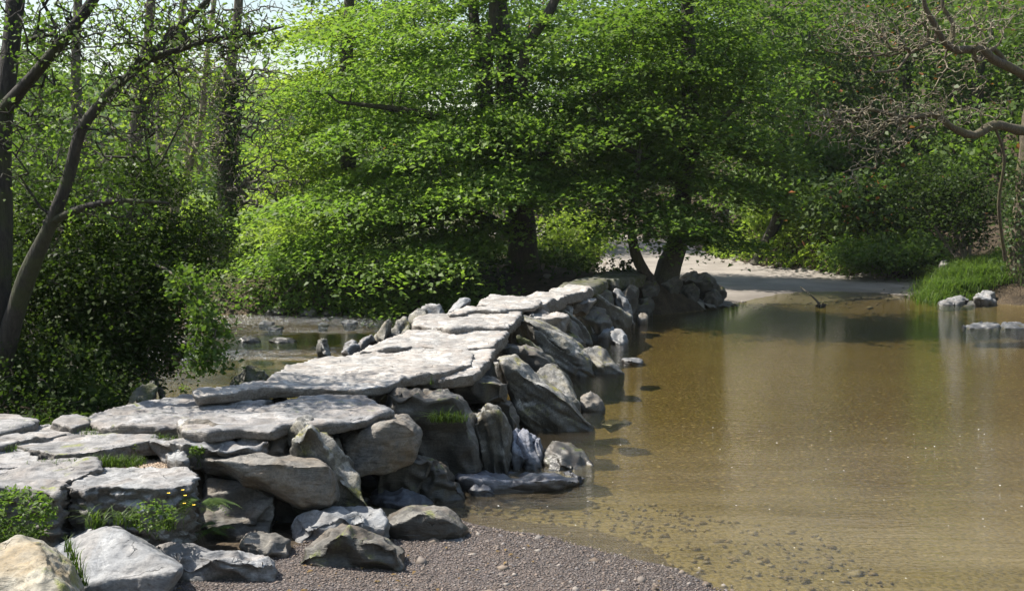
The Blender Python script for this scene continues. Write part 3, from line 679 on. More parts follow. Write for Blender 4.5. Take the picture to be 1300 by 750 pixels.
rock('thin golden-mossed leaning stone between the two biggest leaners', M_MOSS, 12.3, 12.5, [(652, 424), (657, 420), (675, 432), (700, 450), (712, 470), (730, 488), (728, 495), (708, 485), (690, 462), (660, 448)], thick=.3, sink=.5, bed=LB, gfreq=20., facet=.35, bulge=.12, groove=0.026)
rock('dark flat-topped block below the bleached deck slab', M_DARK, 12.1, 11.7, [(630, 440), (640, 436), (668, 437), (690, 448), (712, 465), (700, 478), (660, 470), (635, 456)], [(640, 439), (668, 441)], thick=.6, sink=.6)
rock('broad striped leaner with a sunlit right shoulder, largest of the far leaners', M_LEAN, 13.9, 13.4, [(655, 404), (662, 399), (684, 403), (702, 412), (722, 425), (740, 438), (752, 452), (757, 474), (728, 477), (702, 470), (684, 448), (668, 425)], [(672, 408), (700, 432), (735, 470)], thick=.45, sink=.5, bed=LB, gfreq=20., facet=.35, bulge=.12, groove=0.035, lump=.04, vox=.022)
rock('rough triangular stone wedged at the foot of the broad striped leaner', M_LEAN, 13.9, 13.6, [(740, 448), (746, 440), (760, 438), (770, 445), (780, 457), (793, 473), (778, 476), (750, 476)], thick=.35, sink=.4, bed=LB, gfreq=20., facet=.35, bulge=.12, groove=0.035)
rock('flat pale stone resting on top of the broad striped leaner', M_SLAB, 14.6, 14.0, [(662, 398), (668, 395), (700, 396), (722, 398), (725, 405), (712, 418), (690, 415)], [(668, 398), (718, 402)], thick=.4, sink=.2)
rock('long narrow leaner running from the deck down past the flat pale stone', M_LEAN, 16.5, 16.6, [(689, 383), (693, 379), (702, 383), (724, 397), (740, 410), (750, 424), (753, 434), (742, 434), (725, 418), (708, 402)], thick=.35, sink=.5, bed=LB, gfreq=20., facet=.35, bulge=.12, groove=0.031, vox=.026)
rock('short stub stone beside the top of the long narrow leaner', M_PALE, 16.9, 16.8, [(705, 387), (712, 384), (724, 386), (729, 391), (726, 396), (712, 394)], thick=.3, sink=.2)
rock('bright flat table stone on the right of the deck', M_SLAB, 17.6, 17.0, [(717, 381), (723, 378), (752, 377), (759, 380), (756, 386), (745, 390), (727, 389)], [(722, 382), (755, 382)], thick=.3, sink=.15)
rock('log-shaped grey stone sloping from deck to water behind the table stone', M_LEAN, 18.4, 18.9, [(745, 370), (749, 366), (762, 373), (778, 384), (792, 394), (802, 401), (795, 404), (775, 395), (757, 384)], thick=.3, sink=.5, bed=LB, gfreq=20., facet=.35, bulge=.12, groove=0.026, vox=.03)
rock('pale speckled stone propped upright in the shade near the far bank', M_PALE, 19.8, 19.6, [(777, 370), (780, 364), (786, 365), (795, 376), (804, 388), (797, 391), (787, 384)], thick=.25, sink=.4)
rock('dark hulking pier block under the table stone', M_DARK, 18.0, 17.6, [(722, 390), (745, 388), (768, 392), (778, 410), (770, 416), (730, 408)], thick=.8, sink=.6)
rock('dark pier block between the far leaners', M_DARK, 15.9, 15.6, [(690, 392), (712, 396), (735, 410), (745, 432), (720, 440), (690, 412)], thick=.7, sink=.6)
rock('lens-shaped dark boulder awash at the foot of the log-shaped stone', M_GREY, 19.3, 19.0, [(767, 408), (776, 402), (790, 399), (799, 402), (807, 409), (790, 412)], thick=.5, sink=.2)
rock('tiny two-lobed boulder alone in the water off the lens-shaped one', M_TAN, 19.8, 19.7, [(808, 404), (812, 397), (819, 396), (824, 401), (822, 407), (812, 408)], thick=.2, sink=.2)
rock('upright finger of pale stone at the waterline', M_PALE, 17.8, 17.6, [(736, 402), (738, 397), (744, 397), (752, 408), (760, 422), (756, 428), (744, 416)], thick=.2, sink=.3)
rock('low bleached rock awash beside the finger stone', M_PALE, 17.8, 17.5, [(748, 418), (756, 411), (772, 411), (782, 415), (775, 426), (762, 430)], thick=.35, sink=.2)
rock('bleached rock with a dark notch, furthest out of the awash rocks', M_PALE, 17.0, 16.7, [(772, 420), (782, 415), (794, 421), (799, 431), (790, 437), (776, 433)], thick=.3, sink=.2)
rock('half-sunk flat stone out in the water right of the rough triangular stone', M_GREY, 14.7, 14.5, [(786, 455), (800, 453), (816, 455), (818, 458), (795, 460)], thick=.2, sink=.08)
rock('submerged stone just breaking the surface off the huge leaner', M_DARK, 10.7, 10.5, [(757, 535), (775, 532), (800, 533), (805, 537), (775, 540)], thick=.25, sink=.08)
# core blocks of the piers, under the deck
def block(label, x, y, w, d, z1, z0=-.35):
    bm = bmesh.new(); rr = np.random.RandomState(int(y * 100))
    for a in range(9):
        t = a * 2 * math.pi / 9 + rr.uniform(-.2, .2)
        for z, k in ((z0, 1.0), ((z0 + z1) / 2, rr.uniform(.85, 1.05)), (z1, rr.uniform(.6, .9))):
            bm.verts.new((x + math.cos(t) * w * k / 2, y + math.sin(t) * d * k / 2, z + rr.uniform(-.04, .04)))
    bmesh.ops.convex_hull(bm, input=bm.verts[:]); bmesh.ops.delete(bm, geom=[v for v in bm.verts if not v.link_faces], context='VERTS')
    return finish_rock('pier_rock', bm, M_DARK, label, 'rock', max(.02, y * .003), (.1, .1, 1), .006, .06, 2)
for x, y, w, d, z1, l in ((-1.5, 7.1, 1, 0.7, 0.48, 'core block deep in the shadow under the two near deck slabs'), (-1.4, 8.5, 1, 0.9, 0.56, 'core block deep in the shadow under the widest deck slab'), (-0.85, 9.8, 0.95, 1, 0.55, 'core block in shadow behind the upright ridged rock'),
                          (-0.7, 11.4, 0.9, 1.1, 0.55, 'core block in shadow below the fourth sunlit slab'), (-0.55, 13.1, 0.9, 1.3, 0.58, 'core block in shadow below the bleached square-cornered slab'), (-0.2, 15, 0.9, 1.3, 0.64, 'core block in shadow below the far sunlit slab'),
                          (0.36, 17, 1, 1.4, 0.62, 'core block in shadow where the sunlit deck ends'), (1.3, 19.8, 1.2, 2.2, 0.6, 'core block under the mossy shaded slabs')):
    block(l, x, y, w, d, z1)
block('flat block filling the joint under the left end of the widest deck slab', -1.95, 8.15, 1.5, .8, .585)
# upstream side stones
rock('knobbly stone post standing alone on the upstream side', M_LEAN, 10.8, 10.7, [(402, 432), (406, 427), (414, 427), (420, 440), (423, 452), (418, 462), (406, 460)], thick=.2, sink=.9, bed=(.9, 0, .3), groove=.02)
rock('round-topped grey stone above the deck edge beside the stone post', M_GREY, 11.4, 11.2, [(431, 448), (435, 434), (446, 428), (456, 432), (460, 448), (450, 458), (435, 458)], thick=.3, sink=.9)
rock('low dark stone behind the round-topped grey stone', M_GREY, 11.9, 11.8, [(448, 440), (456, 428), (472, 422), (480, 432), (478, 448), (455, 450)], thick=.3, sink=.9)
rock('smooth slanting upstream stone left of the wrinkled one', M_LEAN, 12.1, 12.0, [(468, 440), (476, 422), (486, 407), (494, 402), (500, 407), (496, 425), (490, 440)], thick=.25, sink=.8, bed=(.7, 0, .6), groove=.01)
rock('wrinkled slanting upstream stone with a rounded crown', M_LEAN, 12.4, 12.2, [(484, 440), (492, 420), (504, 405), (515, 401), (523, 408), (522, 425), (510, 438)], thick=.3, sink=.8, bed=(.7, 0, .6), groove=.02)
rock('tall dark-sided upstream stone leaning against the bleached slab corner', M_LEAN, 13.7, 13.5, [(512, 412), (518, 398), (530, 390), (542, 391), (548, 400), (535, 408), (528, 420), (516, 420)], thick=.4, sink=.9, bed=(.6, 0, .7), groove=.01)
rock('humped veined stone behind the bleached slab', M_GREY, 15.1, 14.8, [(532, 392), (540, 384), (552, 383), (562, 388), (568, 396), (555, 400), (538, 400)], thick=.4, sink=.9, groove=.015)
rock('narrow rounded stone leaning up at the thin slab tip', M_PALE, 15.8, 15.4, [(566, 398), (574, 388), (584, 379), (593, 375), (599, 379), (597, 387), (584, 394), (572, 400)], thick=.3, sink=.7)
rock('dark mossy boulder behind the widest deck slab', M_MOSS, 9.3, 9.1, [(288, 490), (298, 476), (310, 465), (325, 461), (340, 463), (344, 473), (336, 484), (320, 492), (295, 495)], thick=.4, sink=.9, lump=.06)
rock('dark mossy wedge of rock in front of the bush', M_MOSS, 8.5, 8.3, [(152, 514), (162, 500), (178, 488), (194, 483), (203, 488), (200, 500), (184, 512), (170, 518)], thick=.35, sink=.9, lump=.06)
# far-bank rocks
rock('bleached flat boulder in the river by the right frame edge', M_PALE, 19.4, 19.0, [(1216, 416), (1230, 411), (1252, 408), (1270, 410), (1268, 418), (1240, 420)], thick=.6, sink=.15)
rock('brown-white boulder at the right frame edge beyond the bleached one', M_PALE, 19.5, 19.1, [(1265, 418), (1272, 409), (1290, 408), (1315, 411), (1330, 418), (1300, 421)], thick=.6, sink=.15)
BR = [((1188, 384), (1205, 377), (1222, 374), (1232, 380), (1218, 387), (1196, 388)), ((1210, 388), (1222, 382), (1240, 381), (1250, 386), (1240, 392), (1218, 392)), ((1232, 378), (1245, 368), (1262, 369), (1266, 380), (1246, 383)),
      ((1243, 390), (1252, 382), (1268, 380), (1272, 388), (1262, 393)), ((1266, 388), (1275, 379), (1292, 378), (1300, 386), (1290, 392), (1274, 392)), ((1280, 380), (1292, 372), (1312, 373), (1318, 382), (1296, 384)), ((1296, 392), (1305, 384), (1322, 384), (1330, 392))]
for s, l in zip(BR, ('flat grey stone at the left tip of the right-bank rubble', 'pale flat stone at the waterline of the right-bank rubble', 'tilted stone on top of the right-bank rubble below the grass', 'bright squarish stone in the middle of the right-bank rubble',
                     'dark rounded stone at the waterline of the right-bank rubble', 'upper stone of the right-bank rubble under the ivy trunk', 'stone of the right-bank rubble cut by the frame edge')):
    rock(l, M_GREY, 24.3, 23.8, s, thick=.5, sink=.3)
BM = [(((828, 392), (836, 378), (852, 374), (862, 384), (858, 398), (835, 400)), 22.2, 'dark block at the water under the leaning trunk'), (((800, 396), (810, 380), (824, 374), (832, 384), (828, 402), (806, 403)), 21.3, 'shaded block left of the leaning trunk foot'),
      (((860, 396), (868, 380), (884, 375), (896, 384), (900, 396), (880, 400)), 22.9, 'shaded block on the water side of the tree mound'), (((868, 358), (880, 347), (896, 345), (908, 352), (914, 362), (890, 368)), 23.6, 'stone on the right shoulder of the tree mound'),
      (((890, 382), (898, 368), (910, 366), (918, 378), (908, 392), (892, 392)), 23.3, 'outermost stone at the right end of the tree mound'), (((780, 380), (788, 368), (800, 360), (812, 366), (808, 384), (788, 388)), 20.3, 'slanted dark stone between the deck and the tree mound'),
      (((838, 374), (850, 362), (866, 360), (874, 370), (862, 380)), 22.8, 'mossy stone under the roots of the leaning trunk'), (((806, 368), (818, 356), (834, 354), (840, 366), (826, 374)), 21.8, 'mossy stone under the thin second stem'),
      (((860, 352), (872, 344), (884, 342), (890, 350), (876, 356)), 24.2, 'small stone behind the tree mound by the track')]
BM += [(((812, 388), (818, 376), (838, 370), (850, 378), (846, 392), (822, 395)), 21.9, 'squat dark stone in front of the leaning trunk foot'), (((852, 376), (862, 364), (880, 358), (890, 368), (880, 380), (860, 382)), 22.7, 'lichened stone between the leaning trunk and the mound shoulder'),
       (((836, 362), (846, 352), (862, 350), (868, 360), (852, 368)), 22.2, 'flat stone wedged against the leaning trunk'), (((868, 400), (876, 390), (892, 390), (898, 398), (884, 403)), 22.6, 'low stone at the waterline below the mound'),
       (((900, 372), (908, 360), (920, 364), (924, 374), (912, 380)), 24.0, 'last small stone of the mound towards the track')]
for s, y, l in BM: rock(l, M_DARK, y + .2, y, s, thick=.6, sink=.4)
US = [((338, 431), (352, 427), (372, 428), (378, 433), (350, 435), M_DARK), ((300, 432), (310, 426), (325, 427), (333, 433), (312, 435), M_DARK), ((326, 410), (336, 407), (350, 408), (348, 411), (330, 412), M_GREY), ((338, 416), (350, 412), (362, 414), (358, 418), (342, 419), M_DARK),
      ((432, 408), (442, 405), (456, 407), (452, 412), (438, 412), M_PALE), ((402, 411), (410, 409), (420, 410), (416, 413), (404, 413), M_PALE)]
for s, l in zip(US, ('dark flat stone midstream upstream of the deck', 'dark long stone in the riffle near the hanging twigs', 'grey stone in the far riffle upstream', 'small dark stone in the calm green upstream water', 'pale stone furthest right in the upstream river', 'pale little stone in the upstream river near the far bank')):
    pts = s[:-1]; yb = max(p[1] for p in pts); Y = G(400, yb, 0)[1]
    rock(l, s[-1], Y + .15, Y, pts, thick=.3, sink=.12, bulge=.12)
rock('bright white rock showing in the undergrowth of the right bank', M_SLAB, 27.2, 27.1, [(1190, 338), (1194, 331), (1200, 329), (1207, 334), (1205, 341), (1194, 342)], thick=.3, sink=.3)
rock('dark bank stone at the left water edge beneath the bush', M_DARK, 12.4, 12.2, [(196, 440), (206, 430), (222, 426), (238, 430), (240, 440), (215, 446)], thick=.5, sink=.3)
rock('rusty orange stone at the far waterline under the foliage', M_TAN, 21.6, 21.5, [(378, 398), (384, 390), (396, 388), (404, 394), (400, 400)], thick=.4, sink=.2)
rock('brown stone at the far waterline under the foliage, left of the orange one', M_DARK, 21.6, 21.5, [(334, 400), (340, 390), (356, 387), (366, 394), (364, 401)], thick=.4, sink=.2)
rock('golden-brown stone at the far waterline, right of the orange one', M_TAN, 21.7, 21.6, [(404, 400), (412, 393), (424, 392), (432, 399)], thick=.4, sink=.2)
rock('pale lump of rock on the bank in the deep shade by the main trunk', M_TAN, 22.9, 22.8, [(686, 353), (690, 347), (698, 346), (704, 352), (700, 360), (688, 360)], thick=.3, sink=.4)
# ---------------------------------------------------------------- foliage
L_BEECH = leaf_mat('beech_leaf', (.07, .13, .026), (.19, .26, .06), (.11, .18, .038), .5)
L_YEL = leaf_mat('yellow_green_leaf', (.12, .18, .028), (.25, .31, .07), (.17, .23, .045), .52)
L_MID = leaf_mat('mid_green_leaf', (.05, .10, .02), (.145, .20, .045), (.08, .135, .028), .46)
L_DARK = leaf_mat('dark_bush_leaf', (.016, .032, .008), (.055, .082, .02), (.028, .048, .012), .4, .15)
L_BACK = leaf_mat('woodland_leaf', (.03, .06, .015), (.09, .13, .032), (.06, .10, .02), .36, dead=(.25, .10, .05))
L_IVY = leaf_mat('ivy_leaf', (.03, .06, .015), (.07, .11, .03), None, .25, .5)
L_GRASS = leaf_mat('grass_blade', (.036, .068, .013), (.085, .125, .028), None, .4)
L_BRACKEN = leaf_mat('dry_bracken', (.16, .10, .04), (.26, .18, .08), None, .3)
B_DARK = bark_mat('dark_bark', (.028, .023, .018), (.07, .058, .045), .3)
B_MOSS = bark_mat('mossy_bark', (.014, .012, .009), (.045, .038, .03), .6, (.04, .05, .010))
B_PALE = bark_mat('pale_lichen_bark', (.15, .125, .085), (.31, .265, .19), .35, (.12, .11, .05))
B_LIMB = bark_mat('brown_limb_bark', (.05, .038, .026), (.15, .12, .08), .6, (.10, .09, .03))
B_TWIG = bark_mat('grey_twig_bark', (.07, .058, .045), (.16, .135, .11), .3)
def Q(Y, *pp): return [P(a, b, Y) for a, b in pp]
def QY(*pp): return [P(*p) for p in pp]

# central beech-like tree, several stems from one butt
b = P(664, 362, 23.6)
tr = [(QY((664, 366, 23.6), (664, 320, 23.6), (662, 280, 23.7), (655, 230, 23.9), (648, 180, 24), (642, 120, 24.1), (640, 60, 24.2), (634, -10, 24.3), (630, -120, 24.5)), (.40, .28, .24, .21, .18, .14, .10)),
      (QY((656, 240, 23.9), (632, 190, 24.2), (612, 120, 24.4), (604, 50, 24.5), (598, -30, 24.6)), (.2, .14, .10)),
      (QY((650, 200, 24), (622, 150, 23.8), (618, 90, 23.8), (626, 20, 23.7), (628, -60, 23.7)), (.18, .12, .09)),
      (QY((655, 220, 23.9), (664, 160, 23.5), (662, 100, 23.4), (670, 60, 23.3), (700, 10, 23.2), (725, -50, 23)), (.18, .12, .08)),
      (QY((660, 250, 23.8), (690, 200, 23.2), (720, 170, 22.9), (760, 150, 22.6)), (.13, .09, .04)),
      (QY((658, 300, 23.6), (600, 270, 23.1), (540, 280, 22.6), (450, 290, 22.2)), (.14, .09, .03)),
      (QY((650, 200, 24), (590, 160, 23.6), (510, 140, 23.2), (430, 130, 23)), (.14, .09, .03))]
bl = [(600, 30, 120, 60, 24, 2.3, 60), (500, 70, 110, 75, 23.8, 2.2, 85), (690, 70, 90, 75, 23.6, 2, 65), (560, 180, 125, 70, 23.0, 1.8, 105), (430, 170, 90, 70, 23.4, 1.7, 70), (690, 190, 80, 70, 22.6, 1.5, 65),
      (520, 290, 105, 48, 22.2, 1.3, 85), (420, 290, 90, 50, 22.6, 1.3, 60), (595, 245, 60, 42, 21.9, 1.0, 48), (550, 350, 70, 24, 21.4, .8, 40), (580, 322, 42, 40, 21.6, .8, 28), (600, -50, 150, 50, 24.3, 2.2, 50), (665, 190, 50, 60, 22.4, .8, 55), (715, 225, 50, 35, 22, .9, 36), (600, 225, 60, 40, 21.8, .9, 45)]
make_tree('broadleaf_tree', 'largest spreading many-stemmed tree with fresh green layered leaves', 'tree', tr, B_DARK, L_BEECH, [(*q[:6], int(q[6] * .62)) for q in bl], per=190, R=.95, lsize=.118, wander=.2, thick=.07, up=.60, droop=.45, tip=.008, gap=-.2, tier=1.05)

# yellow-green tree further left
tr = [(QY((448, 330, 27.5), (446, 260, 27.5), (442, 190, 27.6), (438, 120, 27.7), (440, 60, 27.8), (444, -20, 28), (448, -80, 28)), (.26, .2, .15, .1))]
bl = [(430, 60, 85, 70, 27.5, 2.2, 60), (390, 150, 60, 60, 27.3, 1.9, 50), (480, 140, 70, 80, 27.5, 2, 45), (380, 240, 60, 50, 26.8, 1.6, 45), (450, 0, 70, 50, 27.5, 2, 35), (460, 240, 60, 50, 26.8, 1.6, 30)]
make_tree('broadleaf_tree', 'yellow-green tree on the far bank, left of the largest spreading one', 'tree', tr, B_DARK, L_YEL, [(*q[:6], int(q[6] * .62)) for q in bl], per=130, R=.95, lsize=.14, thick=.08, up=.62, droop=.4, gap=-.25, tier=1.15)

# right-hand tree with the leaning butt and a second stem
tr = [(QY((842, 368, 22.6), (850, 335, 22.7), (862, 300, 22.8), (868, 250, 22.9), (872, 190, 23), (876, 130, 23.1), (874, 60, 23.2), (872, -20, 23.3), (872, -100, 23.3)), (.28, .20, .175, .18, .15, .12, .08)),
      (QY((826, 356, 22.4), (812, 335, 22.2), (804, 310, 22.1), (802, 280, 22), (806, 240, 21.9), (812, 190, 21.9)), (.12, .10, .08, .045)),
      (QY((868, 220, 22.9), (900, 170, 22.6), (940, 130, 22.4)), (.10, .04)), (QY((868, 240, 22.9), (820, 200, 22.5), (770, 180, 22.3)), (.10, .04))]
bl = [(860, 60, 110, 70, 23, 2, 85), (770, 60, 90, 70, 23.3, 2, 55), (930, 110, 75, 60, 22.9, 1.9, 65), (780, 170, 80, 65, 22.4, 1.6, 65), (920, 210, 80, 60, 22.7, 1.7, 70), (840, 210, 70, 60, 22, 1.4, 55), (760, 250, 60, 35, 21.9, 1.1, 32),
      (850, 275, 70, 22, 21.9, 1.2, 30), (930, 270, 60, 28, 22.7, 1.4, 34), (860, -40, 130, 50, 23, 2.2, 40), (860, 310, 26, 18, 21.8, .4, 5)]
make_tree('broadleaf_tree', 'shaded deep green tree with leaning butt on the stone mound', 'tree', tr, B_DARK, L_MID, [(*q[:6], int(q[6] * .6)) for q in bl], per=140, R=.95, lsize=.125, thick=.07, up=.64, droop=.4, gap=-.25, tier=1.0)

# mostly hidden tree, added behind to shade the ford
tr = [(QY((752, 332, 31.5), (756, 270, 31.4), (764, 190, 31.3), (780, 110, 31.2), (800, 20, 31)), (.2, .17, .13, .08))]
bl = [(780, 210, 80, 36, 31, 1.6, 50), (830, 180, 60, 40, 31, 1.6, 45), (790, 130, 90, 50, 31, 2, 60), (850, 100, 80, 55, 30.6, 2, 60), (760, 40, 100, 60, 31, 2, 45), (840, 10, 100, 50, 31, 2, 50), (890, 60, 50, 50, 30, 1.8, 45), (870, -60, 100, 50, 31, 2.2, 45)]
make_tree('broadleaf_tree', 'tree at the left edge of the track, mostly hidden by the forked-butt tree', 'tree', tr, B_DARK, L_MID, bl, per=130, R=1.0, lsize=.13, thick=.08, up=.66, droop=.38)

# shrubs on the far left bank and behind the trunks
def shrub(label, px, py, Y, blobs, leaf, per=60, R=.4, ls=.09, bark=B_TWIG, kind='shrub', group=None, up=.5, droop=.2, tip=.005, cat='shrub', n_stems=4, leaf_frac=1.0):
    b = P(px, py, Y); h = height(np.array([b[0]]), np.array([b[1]]))[0]
    b[2] = h - .05
    tr = []
    for i in range(n_stems):
        c = blobs[i % len(blobs)]; tpt = P(c[0] + RS.uniform(-.4, .4) * c[2], c[1], c[4])
        m = (b + tpt) / 2 + RS.normal(size=3) * .12
        tr.append(([b, m, tpt], (.05, .035, .015)))
    return make_tree(kind, label, cat, tr, bark, leaf, blobs, per=per, R=R, lsize=ls, thick=.3, up=up, droop=droop, tip=tip, crown_name='foliage', wander=.35, group=group, k=7, leaf_frac=leaf_frac)
shrub('bright green bush at the far waterline below the yellow-green tree', 400, 385, 22.6, [(390, 362, 60, 16, 22.4, .7, 26), (330, 370, 50, 12, 22.6, .7, 20), (350, 388, 75, 8, 21.9, .35, 24), (460, 387, 70, 8, 21.9, .35, 24)], L_MID, per=60, R=.42)
shrub('low leafy bank bush left of the river bend', 320, 385, 23.2, [(310, 372, 48, 14, 22.9, .7, 30), (330, 345, 35, 14, 24, .8, 16)], L_MID, per=80, R=.4)
shrub('pale meadow-edge shrub behind the fence posts', 350, 330, 27, [(370, 305, 45, 26, 28.5, 1.1, 30), (410, 315, 40, 22, 27, 1, 24)], L_YEL, per=70, R=.5)
shrub('sunlit olive bush behind the main trunk beside the track', 725, 335, 28, [(722, 300, 45, 34, 28, 1.3, 60), (750, 290, 30, 24, 29, 1, 30)], L_YEL, per=80, R=.45, leaf_frac=.9)
shrub('brownish twiggy bush at the left edge of the track', 700, 345, 26, [(715, 335, 50, 18, 26, .8, 50)], L_DARK, per=55, R=.35)
shrub('dark round-leaved bush on the right bank by the track end', 1130, 345, 31, [(1100, 322, 45, 20, 31, 1, 45), (1160, 320, 40, 20, 30.5, 1, 45)], L_MID, per=95, R=.5, ls=.12)
shrub('broad pale-leaved shrub on the slope behind the dark round-leaved bush', 1060, 300, 36, [(1040, 210, 60, 45, 36, 1.5, 55), (1030, 250, 45, 22, 36, 1.1, 26)], L_MID, per=75, R=.6, ls=.2)
shrub('overhanging leafy shrub above the grass on the right bank', 1230, 330, 27, [(1230, 260, 60, 50, 27, 1.2, 60), (1180, 240, 50, 40, 27.8, 1.2, 40)], L_DARK, per=75, R=.45, ls=.1)
# white-veined overhang on left: background hillside trees
def wood_tree(label, px, py, Y, blobs, leaf, bark=B_DARK, per=62, R=1.0, ls=.19, r=.22):
    b = P(px, py, Y); b[2] = height(np.array([b[0]]), np.array([b[1]]))[0] - .1
    top = P(blobs[0][0], blobs[0][1] - 20, blobs[0][4])
    mid = (b + top) / 2 + RS.normal(size=3) * np.array([.5, .3, 0])
    return make_tree('woodland_tree', label, 'tree', [([b, mid, top], (r, r * .75, r * .3))], bark, leaf, blobs, per=per, R=R, lsize=ls, thick=.2, up=.5, droop=.35, step=.8, group='trees on the wooded hillside', tip=.012, k=8)
WT = [(960, 300, 36, [(960, 120, 70, 80, 36, 2.6, 60), (960, 30, 80, 60, 37, 2.6, 50), (950, 220, 60, 50, 35.5, 2, 35)], L_MID, 'hillside tree directly right of the shaded deep green tree'),
      (1040, 290, 40, [(1030, 60, 80, 70, 40, 3, 60), (1060, 150, 70, 60, 39, 2.6, 55)], L_BACK, 'hillside tree behind the tangle of bare twigs'),
      (1150, 290, 38, [(1140, 60, 90, 80, 38, 3, 70), (1150, 190, 80, 60, 36, 2.4, 60)], L_BACK, 'hillside tree in the middle of the right-hand wood'),
      (1250, 290, 36, [(1260, 60, 90, 90, 36, 3, 70), (1250, 190, 80, 60, 34, 2.4, 60)], L_MID, 'hillside tree behind the ivy-clad trunk at the right edge'),
      (1340, 290, 34, [(1340, 100, 80, 150, 33, 3, 70)], L_BACK, 'hillside tree half outside the right frame edge'),
      (820, 310, 50, [(830, 230, 90, 60, 50, 3, 50), (820, 120, 110, 80, 50, 3, 60)], L_BACK, 'shaded hillside tree above the bend of the track'),
      (700, 320, 44, [(690, 220, 80, 70, 43, 3, 55), (700, 90, 110, 90, 44, 3, 70)], L_BACK, 'tree behind the main trunk of the spreading tree'),
      (500, 325, 46, [(500, 90, 90, 80, 46, 3, 70), (480, 0, 90, 60, 46, 3, 50), (520, 200, 90, 70, 44, 3, 50)], L_BACK, 'dim tree filling the gaps behind the yellow-green one'),
      (640, 325, 48, [(640, 20, 110, 80, 48, 3.4, 80), (600, -60, 110, 60, 48, 3, 40)], L_BACK, 'dim tree high behind the upper stems of the largest spreading one'),
      (560, 325, 42, [(570, 230, 90, 70, 40, 3, 60), (560, 110, 100, 90, 42, 3, 60)], L_MID, 'tree behind the left half of the spreading tree'),
      (1110, 300, 33, [(1090, 255, 60, 34, 33, 1.5, 50), (1180, 265, 60, 34, 32, 1.5, 45)], L_BACK, 'low bramble-hung tree over the right bank'),
      (960, 290, 56, [(960, 60, 160, 120, 55, 5, 80)], L_BACK, 'high hillside tree filling the gap above the track'),
      (1180, 200, 52, [(1180, 30, 170, 110, 52, 5, 90)], L_BACK, 'highest hillside tree at the top right')]
for px, py, Y, bb, lf, lab in WT: wood_tree(lab, px, py, Y, bb, lf)

# ivy-clad trunk at the right edge + bare lichen tree
def ivy_on(path, rad, n, size=.07):
    path = smooth_path(path, .15); k = RS.randint(0, len(path), n); d = RS.normal(size=(n, 3)); d[:, 2] *= .3; d /= np.linalg.norm(d, axis=1)[:, None]
    return leaf_arrays(path[k] + d * rad * RS.uniform(.8, 1.5, (n, 1)) + RS.normal(size=(n, 3)) * .05, size, up=.2)
tp = QY((1300, 378, 24.6), (1297, 330, 24.6), (1303, 270, 24.5), (1308, 210, 24.4), (1318, 120, 24), (1330, 20, 23.6))
tr = [(tp, (.34, .28, .26, .24, .2)),
      (QY((1322, 160, 23.9), (1300, 166, 23.3), (1262, 159, 22.8), (1236, 172, 22.4), (1205, 160, 22.1), (1186, 146, 21.9), (1150, 150, 21.7), (1110, 140, 21.5), (1065, 140, 21.4)), (.13, .10, .085, .06, .04, .02)),
      (QY((1318, 110, 24), (1300, 96, 23.4), (1278, 84, 23), (1258, 74, 22.7), (1244, 62, 22.4), (1215, 64, 22.2), (1198, 52, 22.1), (1186, 30, 22), (1174, 8, 21.9), (1170, -30, 21.8)), (.13, .10, .085, .06, .04)),
      (QY((1278, 84, 23), (1262, 62, 22.8), (1240, 78, 22.4), (1236, 62, 22.2)), (.06, .05, .04)),
      (QY((1206, 60, 22.2), (1210, 30, 22.3), (1196, 8, 22.3), (1200, -30, 22.3)), (.05, .03)),
      (QY((1186, 52, 22), (1155, 68, 21.8), (1140, 88, 21.6), (1110, 92, 21.4)), (.04, .02)),
      (QY((1262, 160, 22.8), (1275, 200, 23), (1268, 260, 23.3), (1276, 330, 23.8)), (.03, .035, .04))]
A = np.concatenate([in_blobs([(1130, 150, 75, 34, 21.6, 1.1, 450), (1060, 160, 45, 30, 21.4, .9, 200), (1110, 190, 40, 26, 21.5, .8, 90), (1110, 40, 75, 34, 21.8, 1.2, 330), (1190, 50, 80, 45, 22.2, 1.3, 320), (1230, 130, 60, 40, 22.4, 1, 130), (1250, 20, 60, 40, 22.6, 1.2, 120), (1080, 230, 16, 22, 21.3, .4, 25)])])
make_tree('bare_tree', 'gnarled lichen-pale tree reaching leafless twiggy limbs in from the right edge, ivy round its trunk', 'tree', tr, B_LIMB, L_IVY, twig_mat=B_PALE, attract=A, per=1, R=.2, lsize=.05, tip=.0062, wander=.3, leaf_frac=.03, bias=.10, expo=2.5, extra_leaf=ivy_on(tp[:4], .34, 3500, .09), step=.2, crown_name='ivy')

# left side trees
tp = QY((272, 348, 24.5), (282, 300, 24.5), (288, 240, 24.5), (284, 170, 24.5), (290, 100, 24.5), (300, 40, 24.5), (305, -30, 24.5))
A = in_blobs([(300, 90, 55, 85, 24.5, 1.6, 420), (290, 190, 60, 60, 24.2, 1.5, 260), (340, 130, 45, 70, 24, 1.4, 240), (340, 240, 60, 40, 23.6, 1.2, 220), (310, 10, 60, 60, 24.5, 1.6, 200)])
make_tree('ivy_clad_tree', 'twiggy almost leafless tree with ivy up its trunk on the far left bank', 'tree', [(tp, (.22, .19, .16, .12, .07))], B_TWIG, L_IVY, attract=A, per=2, R=.25, lsize=.055, tip=.0075, wander=.35, bias=.12, expo=2.6, leaf_frac=.15, extra_leaf=np.concatenate([ivy_on(tp[1:5], .24, 3800, .09)]), crown_name='ivy')
def bare(label, tps, rads, blobs, leaf, per, bark=B_TWIG, R=.3, ls=.07, tip=.006, lf=.6, kind='slender_tree', extra=None, wander=.5, bias=.12):
    return make_tree(kind, label, 'tree', list(zip(tps, rads)), bark, leaf, blobs, per=per, R=R, lsize=ls, tip=tip, wander=wander, bias=bias, leaf_frac=lf, up=.45, expo=2.5, step=.3, extra_leaf=extra)
